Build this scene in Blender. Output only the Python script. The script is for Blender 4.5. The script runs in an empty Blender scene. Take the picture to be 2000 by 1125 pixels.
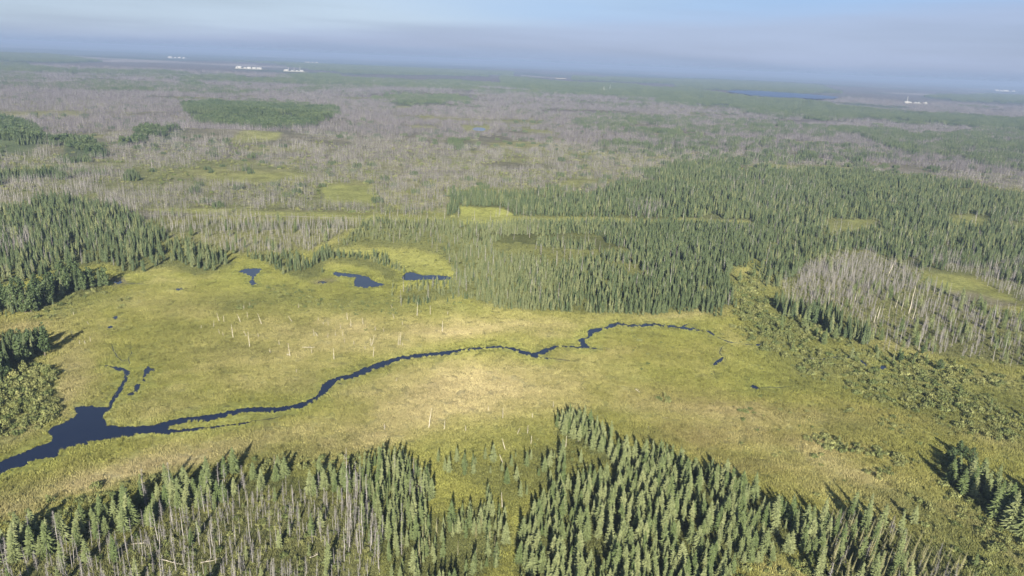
import bpy, math, random
import numpy as np
from mathutils import Matrix, Vector
random.seed(7); rng = np.random.default_rng(7)
S = bpy.context.scene
R = math.radians

# ------------------------------------------------------------------ camera
ALT, FPX = 125.0, 1450.0
ROLL = math.atan(85/2000.0)
PITCH = math.atan((562.5-120.5)*math.cos(ROLL)/FPX)
Fv = np.array([0, math.cos(PITCH), -math.sin(PITCH)])
R0 = np.array([1.0, 0, 0]); U0 = np.array([0, math.sin(PITCH), math.cos(PITCH)])
Rv = math.cos(ROLL)*R0 + math.sin(ROLL)*U0
Uv = -math.sin(ROLL)*R0 + math.cos(ROLL)*U0
CAM = np.array([0, 0, ALT])
cd = bpy.data.cameras.new("camera"); cam = bpy.data.objects.new("camera", cd)
S.collection.objects.link(cam); S.camera = cam
cd.sensor_width = 36; cd.lens = FPX/2000*36; cd.clip_start = 1; cd.clip_end = 250000
M = Matrix(((Rv[0], Uv[0], -Fv[0], 0), (Rv[1], Uv[1], -Fv[1], 0), (Rv[2], Uv[2], -Fv[2], ALT), (0, 0, 0, 1)))
cam.matrix_world = M

def unproj(u, v, z=0.0):
    """point of the photograph -> point on the level plane z"""
    u = np.asarray(u, float); v = np.asarray(v, float)
    cx = (u-1000)/FPX; cy = -(v-562.5)/FPX
    d = Fv[None] + cx.reshape(-1, 1)*Rv[None] + cy.reshape(-1, 1)*Uv[None]
    t = (z-ALT)/d[:, 2]
    return CAM[None, :2] + d[:, :2]*t[:, None]
def proj(x, y, z=0.0):
    px = x*Rv[0]+y*Rv[1]+(z-ALT)*Rv[2]; py = x*Uv[0]+y*Uv[1]+(z-ALT)*Uv[2]; pz = x*Fv[0]+y*Fv[1]+(z-ALT)*Fv[2]
    pz = np.where(pz < 1, 1e-3, pz)
    return 1000+FPX*px/pz, 562.5-FPX*py/pz, pz

# ------------------------------------------------------------------ light
SUN_EL = R(24.0)
sp_ = unproj([940], [300])[0]; anti = math.atan2(sp_[0], sp_[1])       # shadows run this way (from +Y towards +X)
sun_dir = np.array([-math.sin(anti)*math.cos(SUN_EL), -math.cos(anti)*math.cos(SUN_EL), math.sin(SUN_EL)])
sl = bpy.data.lights.new("sun", 'SUN'); so = bpy.data.objects.new("sun", sl); S.collection.objects.link(so)
sl.energy = 5.0; sl.angle = R(0.5); sl.color = (1.0, 0.93, 0.80)
so.rotation_euler = Vector((-sun_dir[0], -sun_dir[1], -sun_dir[2])).to_track_quat('-Z', 'Y').to_euler()
W = bpy.data.worlds.new("World"); S.world = W; W.use_nodes = True
nt = W.node_tree; nt.nodes.clear()
def N(t, typ, **kw):
    n = t.nodes.new(typ)
    for k, val in kw.items(): setattr(n, k, val)
    return n
def mixc(t, a, b, f, mode='MIX'):
    m = N(t, 'ShaderNodeMix', data_type='RGBA', blend_type=mode)
    for s, val in ((6, a), (7, b), (0, f)):
        if isinstance(val, bpy.types.NodeSocket): t.links.new(val, m.inputs[s])
        elif isinstance(val, tuple): m.inputs[s].default_value = (*val, 1)
        else: m.inputs[s].default_value = val
    return m.outputs[2]
def mrange(t, val, a, b, c=0.0, d=1.0):
    m = N(t, 'ShaderNodeMapRange'); m.interpolation_type = 'SMOOTHSTEP'
    t.links.new(val, m.inputs[0])
    for i, q in enumerate((a, b, c, d)): m.inputs[1+i].default_value = q
    return m.outputs[0]
def mth(t, op, a, b=None):
    m = N(t, 'ShaderNodeMath', operation=op)
    for i, val in enumerate((a, b)):
        if val is None: continue
        if isinstance(val, bpy.types.NodeSocket): t.links.new(val, m.inputs[i])
        else: m.inputs[i].default_value = val
    return m.outputs[0]
sky = N(nt, 'ShaderNodeTexSky', sky_type='NISHITA', sun_disc=False)
sky.sun_elevation = SUN_EL; sky.sun_rotation = math.atan2(sun_dir[0], sun_dir[1]); sky.altitude = 400
sky.air_density = 1.0; sky.dust_density = 1.2; sky.ozone_density = 1.5
tc = N(nt, 'ShaderNodeTexCoord'); sx = N(nt, 'ShaderNodeSeparateXYZ'); nt.links.new(tc.outputs['Generated'], sx.inputs[0])
mp = N(nt, 'ShaderNodeMapping'); mp.inputs['Scale'].default_value = (2.2, 2.2, 30); nt.links.new(tc.outputs['Generated'], mp.inputs[0])
nz = N(nt, 'ShaderNodeTexNoise'); nz.inputs['Scale'].default_value = 1.0; nz.inputs['Detail'].default_value = 4; nt.links.new(mp.outputs[0], nz.inputs['Vector'])
mp2 = N(nt, 'ShaderNodeMapping'); mp2.inputs['Scale'].default_value = (1.2, 1.2, 9); nt.links.new(tc.outputs['Generated'], mp2.inputs[0])
nz2 = N(nt, 'ShaderNodeTexNoise'); nz2.inputs['Scale'].default_value = 1.3; nz2.inputs['Detail'].default_value = 3; nt.links.new(mp2.outputs[0], nz2.inputs['Vector'])
el = mth(nt, 'ADD', sx.outputs['Z'], mth(nt, 'MULTIPLY', mth(nt, 'SUBTRACT', nz.outputs['Fac'], 0.5), 0.045))
SKYK = 10.0   # smoke colours below are display-like radiances; the Background strength is 0.1
def kc(c): return tuple(x*SKYK for x in c)
C_HOR, C_LAV, C_PALE, C_BLUE = (0.152, 0.203, 0.315), (0.170, 0.212, 0.318), (0.222, 0.278, 0.358), (0.150, 0.226, 0.362)
low = mixc(nt, kc(C_HOR), kc(C_LAV), mrange(nt, el, 0.004, 0.017))
xb = mth(nt, 'ADD', sx.outputs['X'], mth(nt, 'MULTIPLY', mth(nt, 'SUBTRACT', nz2.outputs['Fac'], 0.5), 0.9))
top = mixc(nt, kc(C_PALE), kc(C_BLUE), mrange(nt, xb, -0.15, 0.45))
el2 = mth(nt, 'SUBTRACT', el, mth(nt, 'MULTIPLY', mth(nt, 'ADD', sx.outputs['X'], 0.10), 0.065))
smoke = mixc(nt, low, top, mrange(nt, el2, 0.026, 0.060))
streak = mrange(nt, mth(nt, 'ADD', mth(nt, 'MULTIPLY', nz2.outputs['Fac'], .5), mth(nt, 'MULTIPLY', nz.outputs['Fac'], .5)), .38, .64, .90, 1.10)
cs = N(nt, 'ShaderNodeCombineColor')
for i in range(3): nt.links.new(streak, cs.inputs[i])
smoke = mixc(nt, smoke, cs.outputs[0], 1.0, 'MULTIPLY')
upper = mixc(nt, sky.outputs[0], (.62, .62, .62), 1.0, 'MULTIPLY')
skyc = mixc(nt, smoke, upper, mrange(nt, sx.outputs['Z'], 0.10, 0.45, 0.12, 0.9))
bg = N(nt, 'ShaderNodeBackground'); bg.inputs[1].default_value = 0.1
nt.links.new(skyc, bg.inputs[0]); wo = N(nt, 'ShaderNodeOutputWorld'); nt.links.new(bg.outputs[0], wo.inputs[0])
S.view_settings.view_transform = 'Standard'; S.view_settings.look = 'None'; S.view_settings.gamma = 1
S.view_settings.exposure = 1.1
cy = S.cycles
cy.max_bounces = 4; cy.diffuse_bounces = 2; cy.glossy_bounces = 2; cy.transmission_bounces = 2; cy.volume_bounces = 0
cy.use_denoising = True; cy.use_adaptive_sampling = True; cy.adaptive_threshold = 0.02
cy.caustics_reflective = False; cy.caustics_refractive = False

# ------------------------------------------------------------------ helpers
def link(o): S.collection.objects.link(o); return o
def tag(o, label=None, cat=None, group=None, kind=None):
    if label: o['label'] = label
    if cat: o['category'] = cat
    if group: o['group'] = group
    if kind: o['kind'] = kind
    return o
def mesh_from(name, V, F, mat=None, smooth=False, attr=None):
    me = bpy.data.meshes.new(name)
    me.from_pydata([tuple(map(float, p)) for p in V], [], [tuple(map(int, f)) for f in F])
    if mat: me.materials.append(mat)
    if smooth: me.polygons.foreach_set('use_smooth', np.ones(len(me.polygons), bool))
    me.update(); return me
def h2(ix, iy, seed):
    n = (ix*374761393 + iy*668265263 + seed*1442695041) & 0xFFFFFFFF
    n = ((n ^ (n >> 13))*1274126177) & 0xFFFFFFFF
    return ((n ^ (n >> 16)) & 0xFFFF)/65535.0
def vn(x, y, scale, seed=0, octs=2):
    """smooth value noise 0..1"""
    out = np.zeros_like(x); amp = 1.0; tot = 0
    for o in range(octs):
        X = x/scale; Y = y/scale; ix = np.floor(X).astype(np.int64); iy = np.floor(Y).astype(np.int64)
        fx = X-ix; fy = Y-iy; fx = fx*fx*(3-2*fx); fy = fy*fy*(3-2*fy)
        a = h2(ix, iy, seed); b = h2(ix+1, iy, seed); c = h2(ix, iy+1, seed); d = h2(ix+1, iy+1, seed)
        out += amp*((a*(1-fx)+b*fx)*(1-fy)+(c*(1-fx)+d*fx)*fy); tot += amp
        amp *= .5; scale *= .47; seed += 17
    return out/tot
def ss(a, b, x): t = np.clip((x-a)/(b-a), 0, 1); return t*t*(3-2*t)
def wobbled(x, y, u, v, a=1.0):
    k = np.clip((v-100)/440, .03, 1)*a; r = np.hypot(x, y); q = np.clip(r/420, 1, 8)
    return u+(vn(x/q, y/q, 26, 44, 3)-.5)*70*k**.7, v+(vn(x/q, y/q, 26, 45, 3)-.5)*50*k
def inside(poly, u, v):
    p = np.asarray(poly, float); r = np.zeros(u.shape, bool)
    m = (u >= p[:, 0].min()) & (u <= p[:, 0].max()) & (v >= p[:, 1].min()) & (v <= p[:, 1].max())
    uu = u[m]; vv = v[m]; q = np.zeros(uu.shape, bool)
    for i in range(len(p)):
        x1, y1 = p[i]; x2, y2 = p[(i+1) % len(p)]
        if y1 == y2: continue
        c = ((y1 > vv) != (y2 > vv)) & (uu < (x2-x1)*(vv-y1)/(y2-y1)+x1); q ^= c
    r[m] = q; return r
def sdist(poly, u, v, lim):
    """signed distance to an outline (negative inside), only right within lim of it"""
    p = np.asarray(poly, float); out = np.full(u.shape, 1e3)
    m = (u >= p[:, 0].min()-lim) & (u <= p[:, 0].max()+lim) & (v >= p[:, 1].min()-lim) & (v <= p[:, 1].max()+lim)
    if not m.any(): return out
    uu = u[m]; vv = v[m]; d = np.full(uu.shape, 1e9)
    for i in range(len(p)):
        x1, y1 = p[i]; x2, y2 = p[(i+1) % len(p)]; dx = x2-x1; dy = y2-y1; L = dx*dx+dy*dy
        if L == 0: continue
        t = np.clip(((uu-x1)*dx+(vv-y1)*dy)/L, 0, 1)
        d = np.minimum(d, (uu-x1-t*dx)**2+(vv-y1-t*dy)**2)
    d = np.sqrt(d); out[m] = np.where(inside(poly, uu, vv), -d, d); return out

# ------------------------------------------------------------------ terrain height
def relief(x, y):
    r = np.hypot(x, y)
    z = 9*ss(1150, 3500, r)*(vn(x, y, 700, 3)-.4) + 38*ss(3500, 9000, r)*(vn(x, y, 3200, 5)-.45) + 60*ss(11000, 26000, r)*(vn(x, y, 9000, 9)-.35)
    for (u, v, sx_, sy_, h) in ((510, 232, 190, 60, 14), (20, 285, 110, 45, 9), (450, 262, 150, 40, 7), (300, 262, 70, 30, 4)):
        c = unproj([u], [v])[0]
        z = z + h*np.exp(-(((x-c[0])/sx_)**2+((y-c[1])/sy_)**2))
    return z

# ------------------------------------------------------------------ outlines traced on the ground (photo points, laid on the plain)
RIVER = [(-160,975),(0,902.5),(24,892),(49,883),(70,873),(88,868),(101,862),(103,856),(101,852),(93,845),(97,839),(105,832),(126,825),(136,820),(143,817),(152,808),(147,802),(145,799),(150,795),(175,793),(190,796),(212,794),(217,780),(228,764),(238,747),(243,734),(241,727),(230,724),(217,718),(204,714),(217,715),(241,719),(246,722),(258,727),(252,735),(243,752),(235,768),(223,784),(214,801),(203,808),(202,815),(206,822),(210,831),(228,832),(245,834),(273,833),(301,831),(322,824),(350,817),(385,814),(413,810),(441,805),(472,797),(511,795),(546,795),(566,793),(581,789),(602,781),(616,776),(626,762),(630,750),(638,744),(647,741),(656,737),(665,735),(685,731),(699,725),(713,717),(734,710),(745,706),(758,703),(779,697),(796,695),(814,692),(830,690),(846,689),(877,686),(893,683),(909,681),(937,678),(972,676),(1000,678),(1017,684),(1038,690),(1052,687),(1066,680),(1084,675),(1105,675),(1129,678),(1135,676),(1129,664),(1138,660),(1149,657),(1147,648),(1157,643),(1178,641),(1192,633),(1210,629),(1224,634),(1245,635),(1280,632),(1297,634),(1329,638),(1350,641),(1368,645),(1385,646),(1396,654),(1394,656),(1383,649),(1350,645),(1325,641),(1280,636),(1245,639),(1224,638),(1208,633),(1196,640),(1175,645),(1161,650),(1156,657),(1140,664),(1147,675),(1168,681),(1133,681),(1112,678),(1087,678),(1066,689),(1052,697),(1073,701),(1038,698),(1017,690),(996,682),(972,680),(947,681),(912,684),(881,690),(860,695),(825,697),(800,702),(785,703),(769,707),(760,713),(751,717),(736,721),(720,729),(702,735),(685,739),(657,745),(652,753),(644,759),(637,768),(630,776),(609,789),(600,792),(588,797),(570,799),(553,804),(530,805),(511,806),(490,804),(462,810),(434,817),(402,823),(360,826),(336,831),(327,838),(350,840),(385,835),(437,831),(470,826),(500,821),(500,823),(470,829),(437,834),(392,841),(350,845),(325,848),(296,846),(266,848),(259,853),(240,854),(224,857),(205,858),(182,862),(168,869),(150,871),(134,876),(119,881),(112,892),(86,895),(63,901),(45,911),(24,915),(0,928),(-160,1015)]
SLOUGH = [(282,722),(287,716),(294,719),(308,721),(300,726),(291,727),(286,733),(282,739),(284,746),(278,744),(279,735)]
SLOUGH2 = [(259,756),(266,751),(275,751),(272,757),(269,764),(262,770),(252,774),(244,775),(252,768),(262,762)]
POND_A = [(465,531),(472,527),(480,525),(496,524),(511,525),(509,531),(503,535),(499,540),(495,546),(497,551),(504,557),(490,557),(486,550),(490,546),(492,542),(486,538),(479,535)]
POND_B = [(650,534),(656,531),(664,532),(680,534),(696,536),(708,539),(720,541),(724,546),(735,551),(752,556),(741,560),(728,561),(710,563),(692,559),(691,551),(694,543),(680,541),(667,540),(660,541)]
POND_C = [(785,545),(787,539),(792,534),(801,531),(812,534),(825,538),(842,537),(860,538),(872,539),(884,543),(878,546),(860,547),(835,546),(808,548),(793,548)]
POOLS = [[(222,551),(236,548),(240,552),(228,556)],[(343,564),(356,563),(358,567),(346,568)],[(209,640),(216,636),(221,639),(214,642)],[(219,620),(228,617),(232,621),(224,624)],
 [(1391,712),(1398,706),(1409,698),(1414,697),(1412,703),(1404,711),(1396,714)],[(1464,757),(1470,751),(1477,754),(1485,758),(1478,760)],[(1679,703),(1684,704),(1692,710),(1699,715),(1692,715),(1684,709)],
 [(1715,720),(1722,713),(1733,714),(1731,720),(1722,722)],[(1474,674),(1480,671),(1488,672),(1482,676)],[(1799,737),(1806,733),(1816,733),(1806,739)],[(618,551),(630,549),(642,551),(630,555)]]
CREEKS = [([(1396,655),(1408,662),(1424,668),(1448,672),(1474,674)],1.6),([(1424,668),(1410,678),(1405,689),(1413,699)],1.6),([(1391,713),(1396,730),(1401,742)],.8),([(1328,640),(1337,636),(1347,631)],1.8),
 ([(1562,699),(1580,701),(1600,702),(1620,700),(1638,696)],1.6),([(1670,697),(1680,703)],1.2),([(1697,714),(1708,720),(1718,720)],1.4),([(218,672),(222,685),(230,698),(240,706),(247,702)],1.4),
 ([(254,712),(250,700),(257,690),(254,676)],.9),([(1130,679),(1150,680),(1172,682),(1188,682)],1.2),([(1052,695),(1075,700),(1100,703),(1122,706)],1.0),([(880,690),(890,692),(898,693)],1.2),([(656,747),(665,750),(671,751)],1.2),
 ([(245,554),(262,554),(285,555)],.8),([(352,800),(368,795),(382,802)],.9),([(435,795),(446,793),(456,794)],1.1),([(500,822),(530,818),(556,812)],1.0),([(280,750),(292,747)],1.0),([(1485,757),(1520,757),(1548,754)],.7),([(1640,697),(1660,699),(1672,697)],.9)]
FARPOND = [(922,252),(928,249),(940,249),(950,252),(944,256),(930,256)]
LAKE = [(1418,181),(1440,180),(1475,180),(1520,183),(1560,186),(1600,189),(1640,193),(1626,197),(1590,197),(1550,195),(1510,194),(1480,192),(1455,188),(1432,185)]
def strip(pts, w):
    p = np.array(pts, float); L = []; Rr = []
    for i in range(len(p)):
        t = p[min(i+1, len(p)-1)]-p[max(i-1, 0)]; t = t/np.hypot(*t); n = np.array([-t[1], t[0]*0.8]); ww = w*.62*(0.35 if i in (0, len(p)-1) else 1)*random.uniform(.35, 1.5)
        L.append(tuple(p[i]+n*ww)); Rr.append(tuple(p[i]-n*ww))
    return L+Rr[::-1]
CRK = [strip(*c) for c in CREEKS]
WATERS = [RIVER, SLOUGH, POND_A, POND_B, POND_C, SLOUGH2]+POOLS+CRK
WATERS_ALL = WATERS+[FARPOND, LAKE]

# living forest
F_FORE = {
 'centre': [(775,1085),(800,1050),(818,1030),(850,1020),(880,1005),(915,1000),(951,985),(975,1003),(990,1035),(985,1100),(945,1112),(925,1150),(920,1300),(690,1300),(740,1150)],
 'big': [(1010,1045),(1020,1015),(1045,985),(1070,960),(1110,940),(1150,925),(1190,930),(1205,905),(1215,890),(1250,890),(1300,905),(1340,908),(1385,915),(1440,945),(1480,970),(1540,990),(1590,1008),(1610,1030),(1610,1085),(1570,1080),(1500,1095),(1440,1110),(1425,1150),(1450,1300),(1010,1300),(1030,1150),(1000,1100)],
 'west': [(690,940),(730,915),(765,905),(790,915),(805,935),(840,945),(842,965),(815,980),(812,1010),(800,1040),(780,1075),(760,1110),(700,1050),(690,990)],
 'knoll': [(1085,850),(1095,830),(1105,808),(1120,802),(1140,815),(1160,830),(1180,850),(1200,880),(1215,905),(1190,915),(1160,890),(1120,872)],
 'belt': [(-100,1110),(0,1065),(60,1040),(150,1015),(230,985),(320,955),(400,945),(450,935),(480,925),(520,928),(560,925),(600,935),(690,935),(690,960),(600,965),(540,955),(480,975),(430,980),(385,990),(330,1015),(260,1040),(190,1060),(100,1075),(0,1110),(-100,1160)],
 'east': [(1838,925),(1870,930),(1900,940),(1950,955),(2050,985),(2200,1030),(2200,1150),(2050,1070),(1960,1030),(1915,1000),(1870,965)],
 'southeast': [(1600,1010),(1650,1000),(1700,1010),(1740,1030),(1800,1055),(1850,1070),(1880,1100),(1900,1150),(1950,1300),(1600,1300),(1590,1120)],
}
SPARSE = [[(860,905),(960,900),(1060,880),(1100,880),(1120,900),(1040,960),(1000,990),(960,960),(900,930)], [(1035,890),(1100,872),(1190,905),(1150,935),(1060,965)], [(800,1010),(870,985),(800,1120),(740,1130)], [(1700,980),(1800,1010),(1900,1060),(1960,1130),(1900,1130),(1800,1060)]]
F_MID = {
 'mid': [(640,484),(655,470),(700,452),(740,440),(760,432),(900,429),(1200,433),(1460,436),(1530,440),(1530,470),(1500,500),(1450,515),(1432,535),(1440,560),(1443,590),(1430,600),(1395,610),(1330,607),(1260,614),(1180,612),(1100,606),(1040,606),(980,602),(930,590),(890,580),(850,588),(790,588),(780,578),(800,566),(850,560),(885,556),(895,545),(888,528),(870,512),(840,498),(800,488),(762,488),(730,480),(700,480),(665,488)],
 'pondside': [(630,508),(660,500),(700,497),(740,510),(770,522),(782,535),(780,552),(765,548),(740,530),(700,522),(660,518)],
 'pondleft': [(600,520),(612,500),(630,488),(645,490),(640,508),(632,525),(620,545),(590,548),(560,535),(540,525),(520,512),(490,505),(495,495),(530,492),(570,500)],
 'northwest': [(0,425),(40,400),(100,392),(150,395),(210,405),(262,420),(290,440),(305,465),(330,490),(400,498),(455,505),(468,515),(440,530),(390,540),(340,525),(290,530),(240,535),(205,520),(170,525),(120,530),(60,540),(0,560),(-150,570),(-150,430)],
 'westclump': [(-150,620),(0,595),(10,585),(55,578),(120,560),(170,552),(205,555),(208,568),(160,580),(110,588),(70,600),(50,607),(20,600),(-40,615),(-150,660)],
 'westedge': [(-150,700),(0,680),(40,670),(75,680),(90,695),(60,705),(25,718),(5,740),(-150,800)],
 'wedge': [(1520,585),(1560,600),(1610,618),(1660,632),(1700,645),(1712,662),(1680,672),(1625,664),(1580,655),(1550,638),(1530,612)],
 'upper': [(870,425),(885,395),(870,382),(900,372),(1000,378),(1090,372),(1110,380),(1160,384),(1190,372),(1210,358),(1280,360),(1285,340),(1300,322),(1350,322),(1420,328),(1500,340),(1570,332),(1620,330),(1700,342),(1800,348),(1900,362),(2000,378),(2150,390),(2150,560),(2000,560),(1960,545),(1900,530),(1850,535),(1780,525),(1740,500),(1700,490),(1640,495),(1600,505),(1580,525),(1545,560),(1520,560),(1515,530),(1505,505),(1530,470),(1530,440),(1460,430)],
 'shelf': [(0,340),(30,330),(100,335),(110,345),(60,352),(0,352)],
}
F_BUSHY = {
 'hill': [(-150,310),(-150,225),(0,222),(50,240),(80,262),(92,290),(60,300),(0,305)],
 'knob': [(120,290),(160,285),(190,297),(180,308),(130,305)],
 'ridge': [(360,208),(400,200),(470,202),(560,206),(640,216),(652,232),(620,246),(540,250),(470,248),(420,242),(380,238),(362,228)],
 'ridgetail': [(265,285),(240,278),(275,265),(330,252),(362,252),(362,264),(330,280),(290,286)],
 'farhump': [(350,168),(380,162),(410,168),(370,172)],
}
F_FARGREEN = [
 [(1620,250),(1700,246),(1800,262),(1900,262),(2150,272),(2150,345),(2000,335),(1900,320),(1780,298),(1700,280)],
 [(1280,190),(1380,182),(1500,200),(1650,208),(1700,216),(2150,240),(2150,265),(1900,252),(1700,235),(1560,228),(1400,210),(1290,200)],
 [(980,150),(1100,162),(1250,170),(1360,178),(1400,190),(1300,196),(1200,190),(1080,180),(980,172)],
 [(1300,158),(1400,160),(1600,170),(1640,182),(1540,184),(1440,178),(1330,172)],
 [(0,108),(100,110),(200,122),(120,124),(0,120)], [(560,150),(640,146),(680,158),(600,162)], [(700,200),(900,190),(940,196),(800,208)],
 [(540,128),(760,135),(960,150),(700,146)], [(0,96),(300,100),(700,122),(1000,140),(1000,148),(700,134),(300,112),(0,104)],
 [(1120,150),(1500,168),(1500,172),(1120,158)], [(1800,190),(1960,186),(2150,196),(2150,206),(1880,200)], [(870,280),(900,277),(930,284),(925,292),(880,292)], [(1160,285),(1230,282),(1290,296),(1220,300)],
]
DEAD = {   # standing dead timber, close enough to tell its trunks apart
 'fore': [(-100,1170),(0,1115),(110,1080),(200,1066),(270,1045),(340,1018),(400,990),(480,975),(560,962),(640,968),(692,975),(700,1050),(750,1110),(720,1160),(700,1300),(-100,1300)],
 'right': [(1520,565),(1545,555),(1580,525),(1600,508),(1640,500),(1700,495),(1740,505),(1780,530),(1830,560),(1900,590),(2000,615),(2150,650),(2150,740),(2000,725),(1850,700),(1760,675),(1700,650),(1600,615),(1540,590)],
 'rightback': [(1760,500),(1800,490),(1860,500),(1900,520),(2000,515),(2150,525),(2150,600),(1990,590),(1900,535),(1800,528)],
 'left': [(295,432),(430,430),(690,432),(720,440),(680,455),(640,470),(610,490),(560,492),(480,497),(400,492),(340,482),(310,462)],
 'leftedge': [(-150,470),(0,455),(65,450),(70,480),(50,505),(0,512),(-150,530)],
}
SHRUBS = {
 'rightband': ([(1440,545),(1490,520),(1515,560),(1535,600),(1580,650),(1640,672),(1720,675),(1850,715),(2000,740),(2200,780),(2200,960),(2000,880),(1900,850),(1800,815),(1700,780),(1640,752),(1560,745),(1520,710),(1480,685),(1460,650),(1440,600)], 3.0, .36),
 'leftband': ([(-100,740),(0,735),(60,715),(95,720),(110,760),(130,790),(105,830),(60,850),(0,870),(-100,900)], 2.5, .2),
 'midwest': ([(500,560),(560,560),(640,580),(760,575),(800,590),(900,590),(960,605),(900,615),(700,608),(560,600),(440,605),(430,585),(520,575)], 3.4, .45),
 'strip': ([(1565,845),(1600,838),(1640,860),(1700,868),(1760,890),(1800,905),(1790,915),(1720,895),(1640,880),(1580,860)], 2.5, .12),
 'beltfringe': ([(-100,1080),(0,1030),(110,990),(220,950),(330,920),(450,900),(560,890),(640,900),(700,905),(690,935),(560,925),(450,925),(320,945),(200,985),(60,1035),(-100,1100)], 3.0, .32),
 'foreunder': (DEAD['fore'], 2.6, .12),
 'knollunder': ([(1060,840),(1100,800),(1180,850),(1300,900),(1100,960),(1000,1000),(960,960)], 5.0, .4),
 'rightunder': (DEAD['right'], 3.4, .25),
 'westpatch': ([(100,560),(210,575),(260,590),(180,600),(120,620),(60,630),(60,610)], 3.4, .4),
 'patchA': ([(1290,775),(1320,772),(1325,788),(1295,790)], 2.3, .1), 'patchB': ([(1430,640),(1475,630),(1500,645),(1470,655)], 3.4, .25), 'patchC': ([(1480,620),(1510,610),(1520,650),(1495,655)], 3.4, .25),
 'patchD': ([(1440,800),(1490,795),(1485,820),(1450,822)], 3.5, .4), 'patchE': ([(1640,785),(1720,795),(1800,850),(1740,845),(1660,815)], 3.6, .45), 'patchF': ([(1660,925),(1730,910),(1740,930),(1680,945)], 3.4, .4), 'patchG': ([(1680,955),(1800,960),(1960,1060),(2000,1125),(1900,1125),(1800,1020)], 3.8, .4),
 'southfloor': ([(1590,1100),(1850,1080),(2200,1130),(2200,1300),(1590,1300)], 3.6, .4), 'eastedge': ([(1800,890),(1850,905),(1960,1000),(2100,1080),(2100,1160),(1960,1080),(1880,1010),(1830,930)], 3.3, .25), 'opening': ([(920,1090),(1010,1080),(1030,1300),(910,1300)], 3.4, .35), 'opening2': ([(1430,1105),(1600,1085),(1620,1300),(1440,1300)], 3.2, .3),
 'row': ([(290,405),(620,412),(740,420),(1470,429),(1470,431),(740,424),(620,417),(290,410)], 7, .4),
}
FIELDS = [  # bright grassy openings
 [(630,361),(728,361),(733,394),(630,394)], [(896,405),(986,405),(1000,421),(1002,440),(897,438)], [(1088,354),(1150,350),(1195,355),(1140,362),(1120,372),(1085,362)], [(1610,429),(1715,430),(1725,455),(1620,455)],
 [(1850,422),(1895,418),(1935,426),(1930,446),(1860,444)], [(1775,545),(1800,536),(1865,532),(1900,550),(1950,575),(1990,592),(1900,588),(1830,566)], [(800,246),(850,247),(856,252),(808,253)], [(905,246),(962,247),(955,257),(905,262)],
 [(772,207),(800,207),(803,212),(776,213)], [(1025,254),(1085,256),(1080,262),(1030,260)], [(285,407),(430,409),(620,413),(735,418),(1100,424),(1470,429),(1475,440),(1100,437),(740,432),(560,424),(400,418),(288,414)],
 [(720,372),(728,372),(742,420),(730,420)], [(635,492),(680,481),(740,487),(770,492),(720,500),(660,498)], [(750,500),(800,490),(855,505),(880,530),(820,532),(780,525)], [(890,372),(960,368),(1040,372),(960,378)],
 [(905,298),(935,296),(940,300),(910,303)], [(400,345),(560,335),(620,345),(500,360),(400,358)], [(1525,277),(1590,277),(1560,283)], [(1500,322),(1660,326),(1700,334),(1600,330),(1500,328)], [(1840,350),(1900,352),(1900,357),(1850,356)], [(500,258),(560,262),(540,275),(470,280),(440,275)],
]
MEADOW_KEEP = FIELDS

# ------------------------------------------------------------------ ground colour (albedo)
def gauss(u, v, cx, cy_, rx, ry, ang):
    a = R(ang); du = u-cx; dv = v-cy_
    p = du*math.cos(a)+dv*math.sin(a); q = -du*math.sin(a)+dv*math.cos(a)
    return np.exp(-((p/rx)**2+(q/ry)**2))
TAN = [(900,770,200,62,-10,.95),(940,735,90,30,0,.8),(500,690,150,48,0,.5),(640,650,190,42,0,.65),(900,645,260,20,-3,.75),(1350,615,160,14,-8,.5),(300,905,430,24,-13,.95),(30,985,90,22,-14,.8),(140,745,48,90,8,.75),(60,830,110,18,-20,.7),(700,850,190,36,-12,.75),(40,640,60,30,0,.4),(1560,820,190,22,6,.35),(1700,950,180,30,20,.4),(1950,1060,110,14,35,.75),(1950,860,120,30,15,.35),(400,600,130,26,0,.3)]  # dry sedge; the blobs round the antisolar point also paint in its glow
RUST = [(1470,800,260,24,6,.55),(1560,865,220,34,10,.45),(1360,855,130,36,5,.6),(1250,690,120,20,0,.2),(1700,800,160,14,12,.35),(1340,862,22,6,0,.9),(1480,915,100,25,10,.4),(30,640,60,20,0,.5)]
LUSH = [(1500,735,70,34,0,.6),(1240,742,26,7,0,1),(1540,885,60,13,12,.5),(1230,720,110,20,0,.3),(650,540,120,30,0,.5),(470,545,90,26,0,.6),(300,545,150,18,0,.5),(820,515,70,20,0,.6),(700,490,70,8,0,.8),(1400,585,90,30,-30,.6),(1130,650,130,18,0,.4),(1480,690,90,20,0,.3),(1420,820,90,14,5,.4)]
DARK = [(1480,905,60,9,12,.7),(1330,850,90,14,4,.5),(1230,800,110,16,0,.35),(700,760,90,16,-20,.3),(1010,840,90,26,0,.3),(640,745,160,24,-8,.4),(1290,850,120,22,0,.25),(1290,790,130,14,0,.25),(300,770,130,40,0,.25),(1000,880,170,50,0,.3),(350,640,160,16,0,.25),(450,590,140,18,0,.3),(1430,905,90,20,10,.4)]
def L(c, a, m): return c*(1-m[:, None])+np.array(a)[None]*m[:, None]
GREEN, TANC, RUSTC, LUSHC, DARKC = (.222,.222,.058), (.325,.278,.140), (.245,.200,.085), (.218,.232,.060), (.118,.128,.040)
FLOOR, BURN, BURN2, FARG, FIELD, SHR = (.105,.115,.042), (.145,.135,.085), (.115,.100,.095), (.055,.080,.040), (.225,.230,.075), (.125,.138,.045)
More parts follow.
